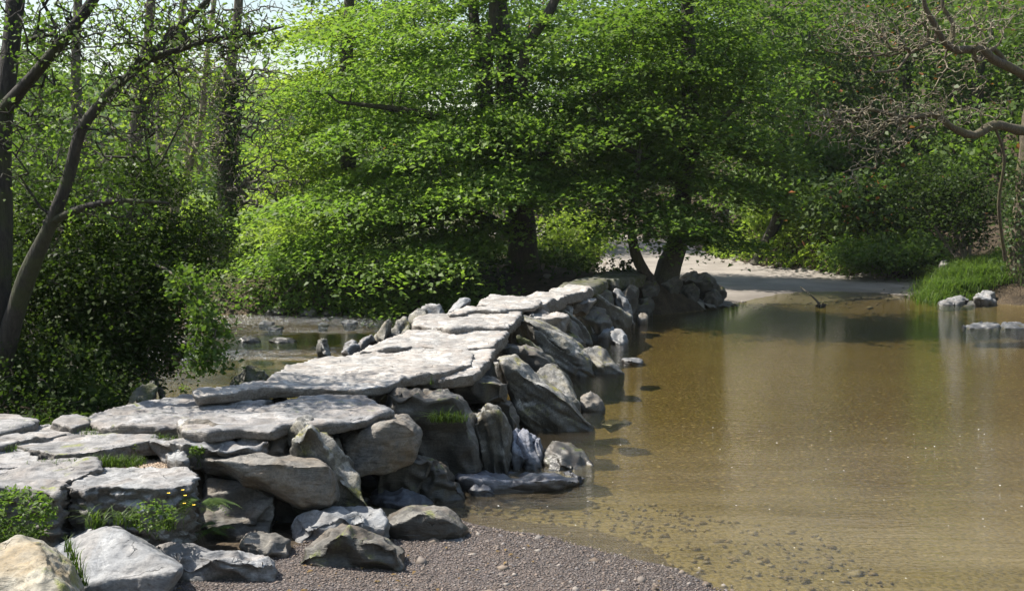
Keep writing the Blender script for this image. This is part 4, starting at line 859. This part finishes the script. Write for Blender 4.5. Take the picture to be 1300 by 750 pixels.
bare('slender dark tree with a kinked trunk between sky gaps, top left', [QY((158, 300, 17), (166, 220, 17), (176, 130, 17), (188, 50, 17), (194, -40, 17)), QY((170, 180, 17), (196, 110, 17.2), (222, 60, 17.4), (236, -10, 17.5))], [(.13, .11, .09, .06), (.05, .03)],
     [(180, 60, 60, 90, 17, 1.2, 330), (150, 160, 60, 60, 17, 1.1, 200), (230, 110, 50, 70, 17.3, 1, 260)], L_YEL, 6, lf=.4)
bare('thin forked grey tree leaning right of the kinked dark one', [QY((212, 330, 20), (220, 270, 20), (244, 200, 20), (256, 150, 20), (262, 80, 20), (272, 0, 20)), QY((222, 262, 20), (202, 232, 19.8), (196, 200, 19.6)), QY((244, 200, 20), (232, 130, 20.2), (226, 60, 20.2), (232, -10, 20.2))], [(.09, .07, .05, .04), (.04, .02), (.05, .03)],
     [(240, 170, 50, 60, 20, 1, 320), (250, 70, 60, 70, 20, 1.1, 330), (210, 230, 40, 40, 19.6, .8, 170)], L_YEL, 4, B_PALE, lf=.4)
bare('leafy background tree between the two near left trunks', [QY((110, 320, 19), (104, 200, 19), (96, 90, 19), (100, -20, 19)), QY((60, 320, 20), (48, 180, 20), (52, 40, 20))], [(.14, .10, .06), (.13, .08)],
     [(50, 90, 50, 80, 19, 1.5, 70), (20, 90, 60, 90, 20, 1.6, 80), (80, 210, 70, 50, 18.5, 1.3, 90), (10, 200, 60, 60, 19, 1.3, 70)], L_MID, 38, R=.5, ls=.085, lf=.75, tip=.008)
bare('far bank tree with green leaf clusters behind the twiggy ones', [QY((215, 345, 27), (208, 250, 27), (204, 150, 27), (200, 60, 27))], [(.2, .15, .08)], [(230, 285, 50, 35, 26, 1.5, 60)], L_YEL, 40, R=.6, ls=.11, lf=.8)

# near left tree: dark trunk at the frame edge, arching mossy limbs
tr = [(QY((-20, 520, 8.6), (-6, 400, 8.6), (2, 280, 8.7), (4, 160, 8.8), (14, 60, 8.9), (22, -30, 9), (30, -140, 9.2)), (.13, .10, .085, .07, .06)),
      (QY((0, 470, 8.6), (28, 370, 8.5), (62, 290, 8.4), (86, 228, 8.4), (102, 168, 8.4), (124, 136, 8.4), (152, 106, 8.4), (188, 76, 8.5), (222, 40, 8.6), (262, 2, 8.7), (290, -40, 8.8)), (.085, .07, .06, .046, .04, .032, .024, .016)),
      (QY((190, 74, 8.5), (232, 62, 8.5), (272, 50, 8.6), (318, 44, 8.7), (360, 34, 8.8)), (.03, .02, .008)),
      (QY((2, 145, 8.8), (30, 110, 8.7), (58, 78, 8.6), (92, 36, 8.6), (122, -6, 8.6), (150, -60, 8.7)), (.06, .045, .04, .03)),
      (QY((180, 130, 9.2), (195, 215, 9.2), (228, 160, 9.2), (252, 140, 9.2)), (.012, .01, .006)),
      (QY((58, 285, 8.4), (110, 262, 8.3), (160, 255, 8.2), (215, 258, 8.2)), (.04, .025, .01))]
bl = [(240, 40, 90, 50, 8.6, .7, 150), (120, 60, 100, 60, 8.7, .9, 130), (60, 180, 90, 70, 8.8, .9, 110), (180, 130, 60, 60, 8.5, .6, 90), (40, 0, 100, 60, 9, 1.0, 70), (320, 40, 40, 25, 8.7, .4, 40), (150, 260, 60, 40, 8.4, .6, 60), (150, -80, 160, 60, 9, 1.2, 60)]
make_tree('mossy_tree', 'near dark tree at the left edge, a long mossy limb arching right', 'tree', tr, B_MOSS, L_MID, [(*q[:6], int(q[6] * 1.7)) for q in bl], per=5, R=.2, lsize=.04, tip=.0032, wander=.5, bias=.12, expo=2.4, up=.4, leaf_frac=.75, step=.12)

# dark bush on the left bank
def zfix(bl): return bl
bl = [(60, 470, 110, 60, 9.2, 1.1, 150), (125, 435, 80, 58, 9.8, 1.0, 140), (40, 360, 100, 70, 9.8, 1.2, 140), (150, 340, 90, 70, 10.2, 1.1, 150), (100, 262, 110, 50, 10.4, 1.1, 100), (185, 235, 60, 45, 10.8, .8, 40), (250, 300, 30, 40, 10.6, .5, 25), (190, 395, 48, 60, 10, .8, 80), (205, 335, 40, 50, 10.3, .7, 60), (-40, 420, 90, 110, 9.6, 1.2, 90), (90, 506, 80, 20, 8.7, .6, 50)]
shrub('big dark tangled bush spilling over the left bank towards the water', 60, 520, 9.4, bl, L_DARK, per=100, R=.27, ls=.043, tip=.0045, n_stems=7, leaf_frac=.85)
bl = [(262, 395, 22, 40, 9.2, .35, 26), (250, 445, 9, 34, 9.1, .2, 11), (272, 447, 8, 38, 9.1, .15, 11), (236, 362, 24, 26, 9.4, .3, 16)]
tr = [(QY((150, 345, 9.9), (190, 335, 9.7), (225, 352, 9.4), (252, 380, 9.2), (266, 410, 9.1)), (.022, .018, .014, .010, .006))]
make_tree('hanging_shoots', 'leafy shoots hanging down to the widest deck slab from the bush tip', 'shoots', tr, B_TWIG, L_MID, bl, per=30, R=.13, lsize=.05, thick=.3, up=.45, droop=.8, tip=.003, crown_name='foliage', wander=.3, step=.1, k=6)
bl = [(180, 474, 34, 20, 9.6, .3, 22)]
shrub('small light-leaved bush low at the foot of the dark bush beside the water', 160, 495, 9.6, bl, L_MID, per=20, R=.14, ls=.035, tip=.003, n_stems=3, leaf_frac=.8)

# ---------------------------------------------------------------- grass, ferns, flowers
def blades(c, n, h, spread, w=.006, lean=.5, seg=4, dirbias=None):
    """curved tapering blades from points near c"""
    c = np.asarray(c, float); root = c + RS.normal(size=(n, 3)) * np.array([spread, spread, 0])
    a = RS.uniform(0, 2 * np.pi, n); d = np.stack([np.cos(a), np.sin(a), 0 * a], 1)
    if dirbias is not None: d = d + np.asarray(dirbias); d /= np.linalg.norm(d, axis=1)[:, None]
    L = h * RS.uniform(.5, 1.15, n); ln = lean * RS.uniform(.3, 1.4, n)
    side = np.cross(d, [0, 0, 1.0]); side /= np.linalg.norm(side, axis=1)[:, None] + 1e-9
    V = []; 
    for s in range(seg + 1):
        t = s / seg
        p = root + d * (L * ln * t * t)[:, None] + np.array([0, 0, 1.0]) * (L * (t - .45 * ln * t ** 3))[:, None]
        ww = w * (1 - t) ** .7 + .0004
        V.append(np.stack([p - side * ww, p + side * ww], 1))
    V = np.stack(V, 1).reshape(-1, 3)                      # n,(seg+1),2,3
    b = (np.arange(n) * (seg + 1) * 2)[:, None]; s = (np.arange(seg) * 2)[None]
    i = (b + s).reshape(-1)
    return V, np.stack([i, i + 1, i + 3, i + 2], 1)
def grass_obj(label, spots, leaf=L_GRASS, name='grass_tuft', cat='grass tuft', n=60, h=.12, spread=.04, w=.003, lean=.6, dirbias=None, kind=None):
    parts = [blades(c, n, h, spread, w, lean, dirbias=dirbias) for c in spots]
    V, Fq = merge(parts); loc = np.mean([np.asarray(c) for c in spots], 0)
    me = new_mesh(name, recenter(V, loc), 4, Fq); face_attr(me, 'rnd', RS.uniform(0, 1, len(Fq)))
    return tag(link(name, me, leaf, loc=loc), label, cat, kind=kind)
def frond(base, d, L, n=16, w=.05):
    """one fern frond: leaflets along a bent midrib"""
    base = np.asarray(base, float); d = np.asarray(d, float); d /= np.linalg.norm(d)
    side = np.cross(d, [0, 0, 1.0]); side /= np.linalg.norm(side)
    V = []
    for i in range(n):
        t = (i + 1) / n
        p = base + d * L * t * .9 + np.array([0, 0, 1]) * L * (.75 * t - .85 * t * t)
        ll = w * math.sin(math.pi * min(1, .12 + t * .9)) + .006
        for s in (-1, 1):
            e = p + side * s * ll + d * ll * .45 - np.array([0, 0, ll * .25]); q = d * ll * .2
            V += [p - q, (p + e) / 2 - q * 1.2, e, (p + e) / 2 + q * 1.2]
        V += [p - side * .0015, p + side * .0015, p + side * .0015 - d * L / n, p - side * .0015 - d * L / n]
    return np.array(V)
def fern(label, c, n, L, dirs=(-3.14, 3.14), w=.05):
    V = np.concatenate([frond(c + RS.normal(size=3) * .015, (math.cos(a), math.sin(a), 0), L * RS.uniform(.7, 1.1), w=w) for a in np.linspace(dirs[0], dirs[1], n)])
    return tag(link('fern', leaf_mesh('fern', recenter(V, c)), L_GRASS, loc=c), label, 'fern')
def leafy(label, c, rad, n, ls, leaf=L_MID, name='leafy_plant', cat='plant', hz=.5):
    c = np.asarray(c, float); d = RS.normal(size=(n, 3)); d /= np.linalg.norm(d, axis=1)[:, None]
    q = c + d * np.array([rad, rad * .7, rad * hz]) * RS.uniform(.3, 1, (n, 1)) ** .4
    q[:, 2] = np.maximum(q[:, 2], c[2] - rad * .5)
    root = empty(name, c, label, cat)
    st = c - np.array([0, 0, rad * .5]); m = 26; k = RS.randint(0, n, m)
    V, Fq = tubes(np.repeat(st[None], m, 0) + RS.normal(size=(m, 3)) * .03, q[k], np.full(m, .002), np.full(m, .001), 3)
    me = new_mesh('stem', recenter(V, c), 4, Fq); link('stem', me, L_GRASS, root); face_attr(me, 'rnd', RS.uniform(0, 1, len(Fq)))
    link('foliage', leaf_mesh('foliage', recenter(leaf_arrays(q, ls, up=.55), c)), leaf, root)
    return root
leafy('dense dark green leafy clump in front of the thick pale slab at the left edge', P(20, 655, 5.55), .21, 900, .030, hz=.75)
leafy('leafy herbs growing along the foot of the layered purple-grey slab', P(195, 655, 5.7), .13, 330, .024, hz=.7)
grass_obj('arching grass clump in front of the dark slab face, left of the herbs', [P(118, 668, 5.65), P(126, 672, 5.65)], n=26, h=.15, spread=.02, w=.0045, lean=.9)
grass_obj('second grass clump of long blades among the herbs behind the smooth boulder', [P(155, 665, 5.7), P(168, 668, 5.7)], n=24, h=.14, spread=.02, w=.004, lean=1.0)
grass_obj('narrow grass clump at the feet of the yellow flowers', [P(212, 668, 5.75), P(222, 672, 5.75)], n=18, h=.13, spread=.02, w=.004, lean=.7)
fern('bright green fern arching out beside the left end of the tan boulder', P(256, 640, 6.1), 9, .29, (-2.9, .6), .045)
fern('drooping fern low in the shade under the bright green one', P(272, 672, 6.1), 6, .15, (-2.2, .2), .035)
grass_obj('patch of short grass in the hollow between the pinkish slab and the layered slab', [P(a, b, 6.52) for a in range(118, 176, 8) for b in (588, 592)], n=38, h=.065, spread=.03, w=.0022, cat='grass', name='grass_patch', kind='stuff')
grass_obj('thin grass strip below the pinkish slab at the left', [P(a, 589, 6.4) for a in range(56, 100, 8)], n=22, h=.04, spread=.025, w=.002, cat='grass', name='grass_patch', kind='stuff')
grass_obj('grass patch in front of the broad near deck slab', [P(a, 552, 7.2) for a in range(108, 130, 6)] + [P(a, 560, 7.0) for a in range(196, 218, 7)], n=24, h=.06, spread=.03, w=.002, cat='grass', name='grass_patch', kind='stuff')
grass_obj('grass wisps at the left edge between the rumpled grey and bluish slabs', [P(a, 572, 6.75) for a in range(-5, 20, 7)], n=24, h=.05, spread=.03, w=.002, cat='grass', name='grass_patch', kind='stuff')
grass_obj('hanging grass tuft on the dark flat-topped pier rock', [P(a, 535, 7.92) for a in range(552, 585, 8)], n=40, h=.13, spread=.03, w=.003, lean=1.1, dirbias=(0, -.6, 0))
grass_obj('grass growing in the crack between the two front boulders', [P(88 + i * 4, 700 + i * 11, 5.05 - i * .03) for i in range(5)], n=24, h=.09, spread=.012, w=.0025, lean=.5)
grass_obj('thin weed stalk growing from the dark edge of the widest deck slab', [P(547, 488, 7.75)], n=5, h=.09, spread=.008, w=.002, lean=.3)
leafy('small round-leaved herb in a crack right of the sandy patch', P(250, 571, 6.7), .055, 80, .022, hz=.6)
leafy('tiny yellow-green herb beside the grass patch', P(168, 568, 6.85), .04, 50, .02, L_YEL, hz=.6)
leafy('small plant at the left tip of the widest deck slab', P(234, 494, 8.5), .05, 40, .022, L_YEL, hz=.8)
# yellow poppies: stems and petals
M_YF = NT('yellow_petal'); M_YF = M_YF.done(M_YF.n('ShaderNodeBsdfPrincipled', i_Base_Color=(.80, .55, .03, 1), i_Roughness=.6))
c = P(232, 660, 5.8); root = empty('flowering_plant', c, 'plant with small yellow poppy-like flowers in front of the dark blunt slab end', 'flower')
hd = [P(232, 622, 5.8), P(235, 629, 5.77), P(214, 626, 5.83), P(234, 639, 5.79), P(246, 641, 5.81)]
V, Fq = tubes(np.repeat(c[None], len(hd), 0) + RS.normal(size=(len(hd), 3)) * .01, np.array(hd), np.full(len(hd), .0016), np.full(len(hd), .001), 4)
me = new_mesh('stem', recenter(V, c), 4, Fq); face_attr(me, 'rnd', RS.uniform(0, 1, len(Fq))); link('stem', me, L_GRASS, root)
for p in hd:
    ls = []
    for k in range(5):
        a = k * 2 * math.pi / 5; d = np.array([math.cos(a), math.sin(a), .35])
        s = np.cross(d, [0, 0, 1.0]) ; r = .009
        ls += [np.zeros(3), d * r * .7 - s * r * .55, d * r * 1.2, d * r * .7 + s * r * .55]
    link('flower', leaf_mesh('flower', recenter(np.array(ls) + p, c)), M_YF, root)

# right-bank grass and ground cover
gp = []
for i in range(230):
    px = RS.uniform(1172, 1335); x, y = P(px, 370, RS.uniform(24.6, 28.2))[:2]
    gp.append((x, y, height(np.array([x]), np.array([y]))[0]))
grass_obj('long drooping grass on the right bank above the rubble', gp, leaf=L_MID, n=70, h=.42, spread=.16, w=.008, lean=1.2, name='bank_grass', cat='grass', kind='stuff')
def scatter(name, label, mat, n, xr, yr, size, hz, cond, up=.5, kind='stuff', patchy=.0):
    x = RS.uniform(*xr, n); y = RS.uniform(*yr, n); m = cond(x, y)
    x = x[m]; y = y[m]
    c = fbm(np.stack([x, y, 0 * x], 1) * .9 + 4, 3)
    m = c > -1 + patchy
    x = x[m]; y = y[m]; c = c[m]
    z = height(x, y) + RS.uniform(0, 1, len(x)) * hz * np.clip(.55 + c, .08, 2)
    V = leaf_arrays(np.stack([x, y, z], 1), size, up=up)
    loc = np.array([x.mean(), y.mean(), z.min()])
    return tag(link(name, leaf_mesh(name, recenter(V, loc)), mat, loc=loc), label, 'undergrowth', kind=kind)
rd = lambda x, y: sdist(ROAD, x, y)
scatter('undergrowth', 'bright green leafy ground cover on the slope beside the track', L_YEL, 60000, (4, 14), (29, 42), .15, .75, lambda x, y: (rd(x, y) < -.15) & (sdist(HILL, x, y) > -.5) & (sdist(HILL, x, y) < 3.2) & (x > 4) & (x < 11.5), up=.45)
scatter('hillside_undergrowth', 'dim green undergrowth covering the wooded hillside', L_BACK, 60000, (-6, 34), (27, 70), .26, 1.3, lambda x, y: (sdist(HILL, x, y) > 1.6), up=.4, patchy=.55)
scatter('bank_undergrowth', 'leafy growth on the bank behind the main trunk', L_DARK, 26000, (-14, 3), (22.5, 34), .11, .45, lambda x, y: (rd(x, y) < -.3) & (sdist(RIVER, x, y) < -.6), up=.4, patchy=.75)
scatter('meadow_grass', 'pale green meadow growth beyond the far left bank', L_YEL, 60000, (-40, -5), (26, 70), .22, .35, lambda x, y: (rd(x, y) < -.3) & (sdist(HILL, x, y) < 0), up=.3, patchy=.3)
scatter('near_bank_undergrowth', 'dark ivy and nettles on the ground under the near bush', L_DARK, 42000, (-9, -2.4), (7.0, 12), .05, .16, lambda x, y: (sdist(RIVER, x, y) < -.25) & (x < -2.75) & (y > 7.3 - .25 * (x + 3)), up=.45, patchy=.2)
# distant woodland canopy
x = RS.uniform(-190, -8, 30000); y = RS.uniform(95, 320, 30000); z = height(x, y) + RS.uniform(0, 7, 30000) * (.6 + fbm(np.stack([x, y, 0 * x], 1) * .12, 3))
loc = np.array([-70, 200, 10.])
tag(link('far_woodland', leaf_mesh('far_woodland', recenter(leaf_arrays(np.stack([x, y, z], 1), 2.4, up=.4), loc)), L_MID, loc=loc), 'distant wooded hill fading pale beyond the left trees', 'woodland', kind='stuff')

# fence posts
for (px, y0, y1, lab) in ((292, 318, 342, 'short wooden fence post by the ivy-clad trunk'), (320, 320, 338, 'slimmer wooden fence post at the meadow edge, right of the other')):
    a = P(px, y1, 26.5); a[2] = height(np.array([a[0]]), np.array([a[1]]))[0] - .1; bp = P(px, y0, 26.5)
    V, Fq = trunk_tube(smooth_path([a, (a + bp) / 2, bp], .15), (.055, .05, .048), k=8, rough=.15)
    n8 = len(V) - 1; top = np.array([[n8 - 8 + i, n8 - 8 + (i + 1) % 8, n8, n8] for i in range(8)])
    me = new_mesh('fence_post', recenter(V, a), [4] * len(Fq) + [3] * 8, np.concatenate([Fq.ravel(), top[:, :3].ravel()]))
    tag(link('fence_post', me, B_TWIG, loc=a), lab, 'fence post')
# dead branch stuck in the ford
a = P(1043, 389, 23.6); pts = smooth_path(QY((1043, 390, 23.6), (1035, 380, 24.0), (1026, 372, 24.4), (1016, 364, 24.9)), .1)
parts = [trunk_tube(pts, (.03, .018, .008), k=7, rough=.2)]
A = in_blobs([(1042, 387, 8, 4, 23.6, .15, 22)]); p0, p1, r0, r1, _ = grow([pts], [(.05, .03, .012)], A, .5, .1, .012, 2.2)
parts.append(tubes(p0[len(pts) - 1:], p1[len(pts) - 1:], r0[len(pts) - 1:], r1[len(pts) - 1:], 4))
V, Fq = merge(parts); me = new_mesh('dead_branch', recenter(V, a), 4, Fq)
tag(link('dead_branch', me, B_DARK, loc=a), 'thin dead branch sticking out of the dark water of the ford', 'branch')

# gravel stones and floating foam
def stones(n, size, xyz):
    ang = np.array([[1, 0, 0], [0, 1, 0], [-1, 0, 0], [0, -1, 0], [.1, .1, .75], [-.1, 0, -.75]], float)
    s = size * RS.lognormal(0, .4, (n, 1, 1)) * np.stack([RS.uniform(.7, 1.3, n), RS.uniform(.6, 1.1, n), RS.uniform(.4, .8, n)], 1)[:, None]
    v = (ang[None] + RS.normal(size=(n, 6, 3)) * .16) * s
    a = RS.uniform(0, 6.28, n); c, sn = np.cos(a)[:, None], np.sin(a)[:, None]
    v = np.stack([v[..., 0] * c - v[..., 1] * sn, v[..., 0] * sn + v[..., 1] * c, v[..., 2]], 2) + xyz[:, None]
    f = np.array([[0, 1, 4], [1, 2, 4], [2, 3, 4], [3, 0, 4], [1, 0, 5], [2, 1, 5], [3, 2, 5], [0, 3, 5]])
    return v.reshape(-1, 3), (f[None] + (np.arange(n) * 6)[:, None, None]).reshape(-1, 3)
n = 50000; x = RS.uniform(-1.9, 1.9, n); y = RS.uniform(4.6, 7.2, n)
m = (sdist(GRAVEL, x, y) > -.05) & (sdist(RIVER, x, y) < .12); x = x[m]; y = y[m]; z = height(x, y) + .012 + .002
V, Fq = stones(len(x), .0052, np.stack([x, y, z], 1)); me = new_mesh('gravel_stones', V, 3, Fq); face_attr(me, 'rnd', np.repeat(RS.uniform(0, 1, len(x)), 8))
tag(link('gravel_stones', me, stone_attr_mat('gravel_stone', [(.05, .040, .036), (.09, .072, .065), (.145, .11, .09), (.20, .15, .12), (.12, .11, .11), (.28, .24, .21)])), 'loose small gravel stones on the shore', 'gravel', kind='stuff')
n = 1500; x = RS.uniform(-1.3, 2.2, n); y = RS.uniform(4.8, 9.5, n); z = height(x, y)
m = (z > -.2) & (z < .1) & (x > -.6); V, Fq = stones(m.sum(), .02, np.stack([x, y, z + .008], 1)[m]); me = new_mesh('pebbles', V, 3, Fq); smooth(me); face_attr(me, 'rnd', np.repeat(RS.uniform(0, 1, m.sum()), 8))
tag(link('pebbles', me, stone_attr_mat('pebble_stone', [(.06, .045, .035), (.12, .09, .065), (.19, .15, .115), (.11, .10, .10), (.24, .21, .18)])), 'larger pebbles along the waterline', 'pebbles', kind='stuff')
n = 9000; x = RS.uniform(1.5, 12, n); y = RS.uniform(23, 50, n); d = sdist(ROAD, x, y); m = (np.abs(d + .25) < .3 + .35 * RS.uniform(0, 1, n) ** 3 * 3) & (RS.uniform(0, 1, n) < .75); x = x[m]; y = y[m]
V, Fq = stones(len(x), .032, np.stack([x, y, height(x, y) + .035], 1)); me = new_mesh('track_stones', V, 3, Fq); face_attr(me, 'rnd', np.repeat(RS.uniform(0, 1, len(x)), 8))
tag(link('track_stones', me, stone_attr_mat('track_stone', [(.05, .04, .03), (.12, .09, .06), (.2, .16, .12), (.14, .13, .12), (.26, .23, .2)])), 'loose stones and litter along the track edges', 'stones', kind='stuff')
n = 120; x = RS.uniform(-.1, 6, n); y = RS.uniform(5.6, 10.5, n); m = sdist(RIVER, x, y) > .3; x = x[m]; y = y[m]
q = np.stack([x, y, 0 * x + .004], 1); V = leaf_arrays(q, .014, up=1.0, aspect=.8, fold=.05)
t = NT('foam_fleck'); t = t.done(t.n('ShaderNodeBsdfPrincipled', i_Base_Color=(.72, .70, .64, 1), i_Roughness=.7))
tag(link('floating_flecks', leaf_mesh('floating_flecks', V), t), 'white flecks floating on the still water near the shore', 'flecks', kind='stuff')
# sandy soil between approach stones
n = 3600; x = RS.uniform(-2.35, -1.98, n); y = RS.uniform(6.35, 7.0, n); V, Fq = stones(n, .006, np.stack([x, y, height(x, y) + .004], 1)); me = new_mesh('sandy_patch', V, 3, Fq); face_attr(me, 'rnd', np.repeat(RS.uniform(0, 1, n), 8))
tag(link('sandy_patch', me, stone_attr_mat('sand_grain', [(.26, .18, .12), (.34, .25, .18), (.42, .34, .26)])), 'sandy pink grit between the approach slabs', 'grit', kind='stuff')

n = 170; x = np.concatenate([RS.uniform(-1.7, 1.3, 110), RS.uniform(-3, -1.9, 60)]); y = np.concatenate([RS.uniform(5.2, 7.1, 110), RS.uniform(5.9, 7.4, 60)]); z = height(x, y) + .022
z = np.where(x < -1.9, .50 + .015, z); m = (sdist(RIVER, x, y) < -.02) & ((x > -1.9) | (RS.uniform(size=n) < .0)); q = np.stack([x, y, z], 1)[m]
tag(link('leaf_litter', leaf_mesh('leaf_litter', leaf_arrays(q, .032, up=.85, aspect=.5)), L_BRACKEN), 'brown dead leaves lying on the gravel', kind='stuff')
# ---------------------------------------------------------------- camera, sun, sky
cam = bpy.data.cameras.new('camera'); co = bpy.data.objects.new('camera', cam); COL.objects.link(co)
co.location = CAM; co.rotation_euler = (math.pi / 2 - TH, 0, 0)
cam.sensor_width = 36; cam.lens = 36 * F / 1300; cam.clip_end = 3000; cam.clip_start = .05
scene.camera = co
EL, AZ = 55.0, -73.0       # azimuth measured from +Y towards +X
el, az = math.radians(EL), math.radians(AZ)
to_sun = Vector((math.sin(az) * math.cos(el), math.cos(az) * math.cos(el), math.sin(el)))
sl = bpy.data.lights.new('sun', 'SUN'); sl.energy = 5.0; sl.angle = math.radians(.55); sl.color = (1, .945, .85)
so = bpy.data.objects.new('sun', sl); COL.objects.link(so); so.rotation_euler = to_sun.to_track_quat('Z', 'Y').to_euler(); so.location = to_sun * 60
w = bpy.data.worlds.new('World'); scene.world = w; w.use_nodes = True
nt = w.node_tree; nt.nodes.clear()
sk = nt.nodes.new('ShaderNodeTexSky'); sk.sky_type = 'NISHITA'; sk.sun_disc = False; sk.sun_elevation = el; sk.sun_rotation = az
sk.air_density = 1.6; sk.dust_density = 1.6; sk.ozone_density = .9
bg = nt.nodes.new('ShaderNodeBackground'); bg.inputs[1].default_value = .088; ow = nt.nodes.new('ShaderNodeOutputWorld')
nt.links.new(sk.outputs[0], bg.inputs[0]); nt.links.new(bg.outputs[0], ow.inputs[0])
vs = scene.view_settings; vs.view_transform = 'Standard'; vs.look = 'None'; vs.exposure = 1.0; vs.gamma = 1; vs.use_curve_mapping = False
cy = scene.cycles
cy.max_bounces = 7; cy.diffuse_bounces = 3; cy.glossy_bounces = 3; cy.transmission_bounces = 4; cy.transparent_max_bounces = 8; cy.volume_bounces = 0
cy.use_denoising = True; cy.caustics_reflective = False; cy.caustics_refractive = False; cy.sample_clamp_indirect = 6
try: cy.denoiser = 'OPENIMAGEDENOISE'
except Exception: pass


# the air of the valley: far things fade a little
V = np.array([(x, y, z) for z in (-1.6, 74) for y in (-60, 420) for x in (-330, 330)], float)
me = new_mesh('haze', V, 4, np.array([[0, 2, 3, 1], [4, 5, 7, 6], [0, 1, 5, 4], [2, 6, 7, 3], [0, 4, 6, 2], [1, 3, 7, 5]]))
hm = bpy.data.materials.new('haze_air'); hm.use_nodes = True; hm.node_tree.nodes.clear()
ho = hm.node_tree.nodes.new('ShaderNodeOutputMaterial'); hv = hm.node_tree.nodes.new('ShaderNodeVolumePrincipled')
hv.inputs['Color'].default_value = (.86, .92, .98, 1); hv.inputs['Density'].default_value = .00025; hv.inputs['Anisotropy'].default_value = .1
hm.node_tree.links.new(hv.outputs[0], ho.inputs['Volume'])
tag(link('haze', me, hm), 'thin pale valley haze', kind='stuff')
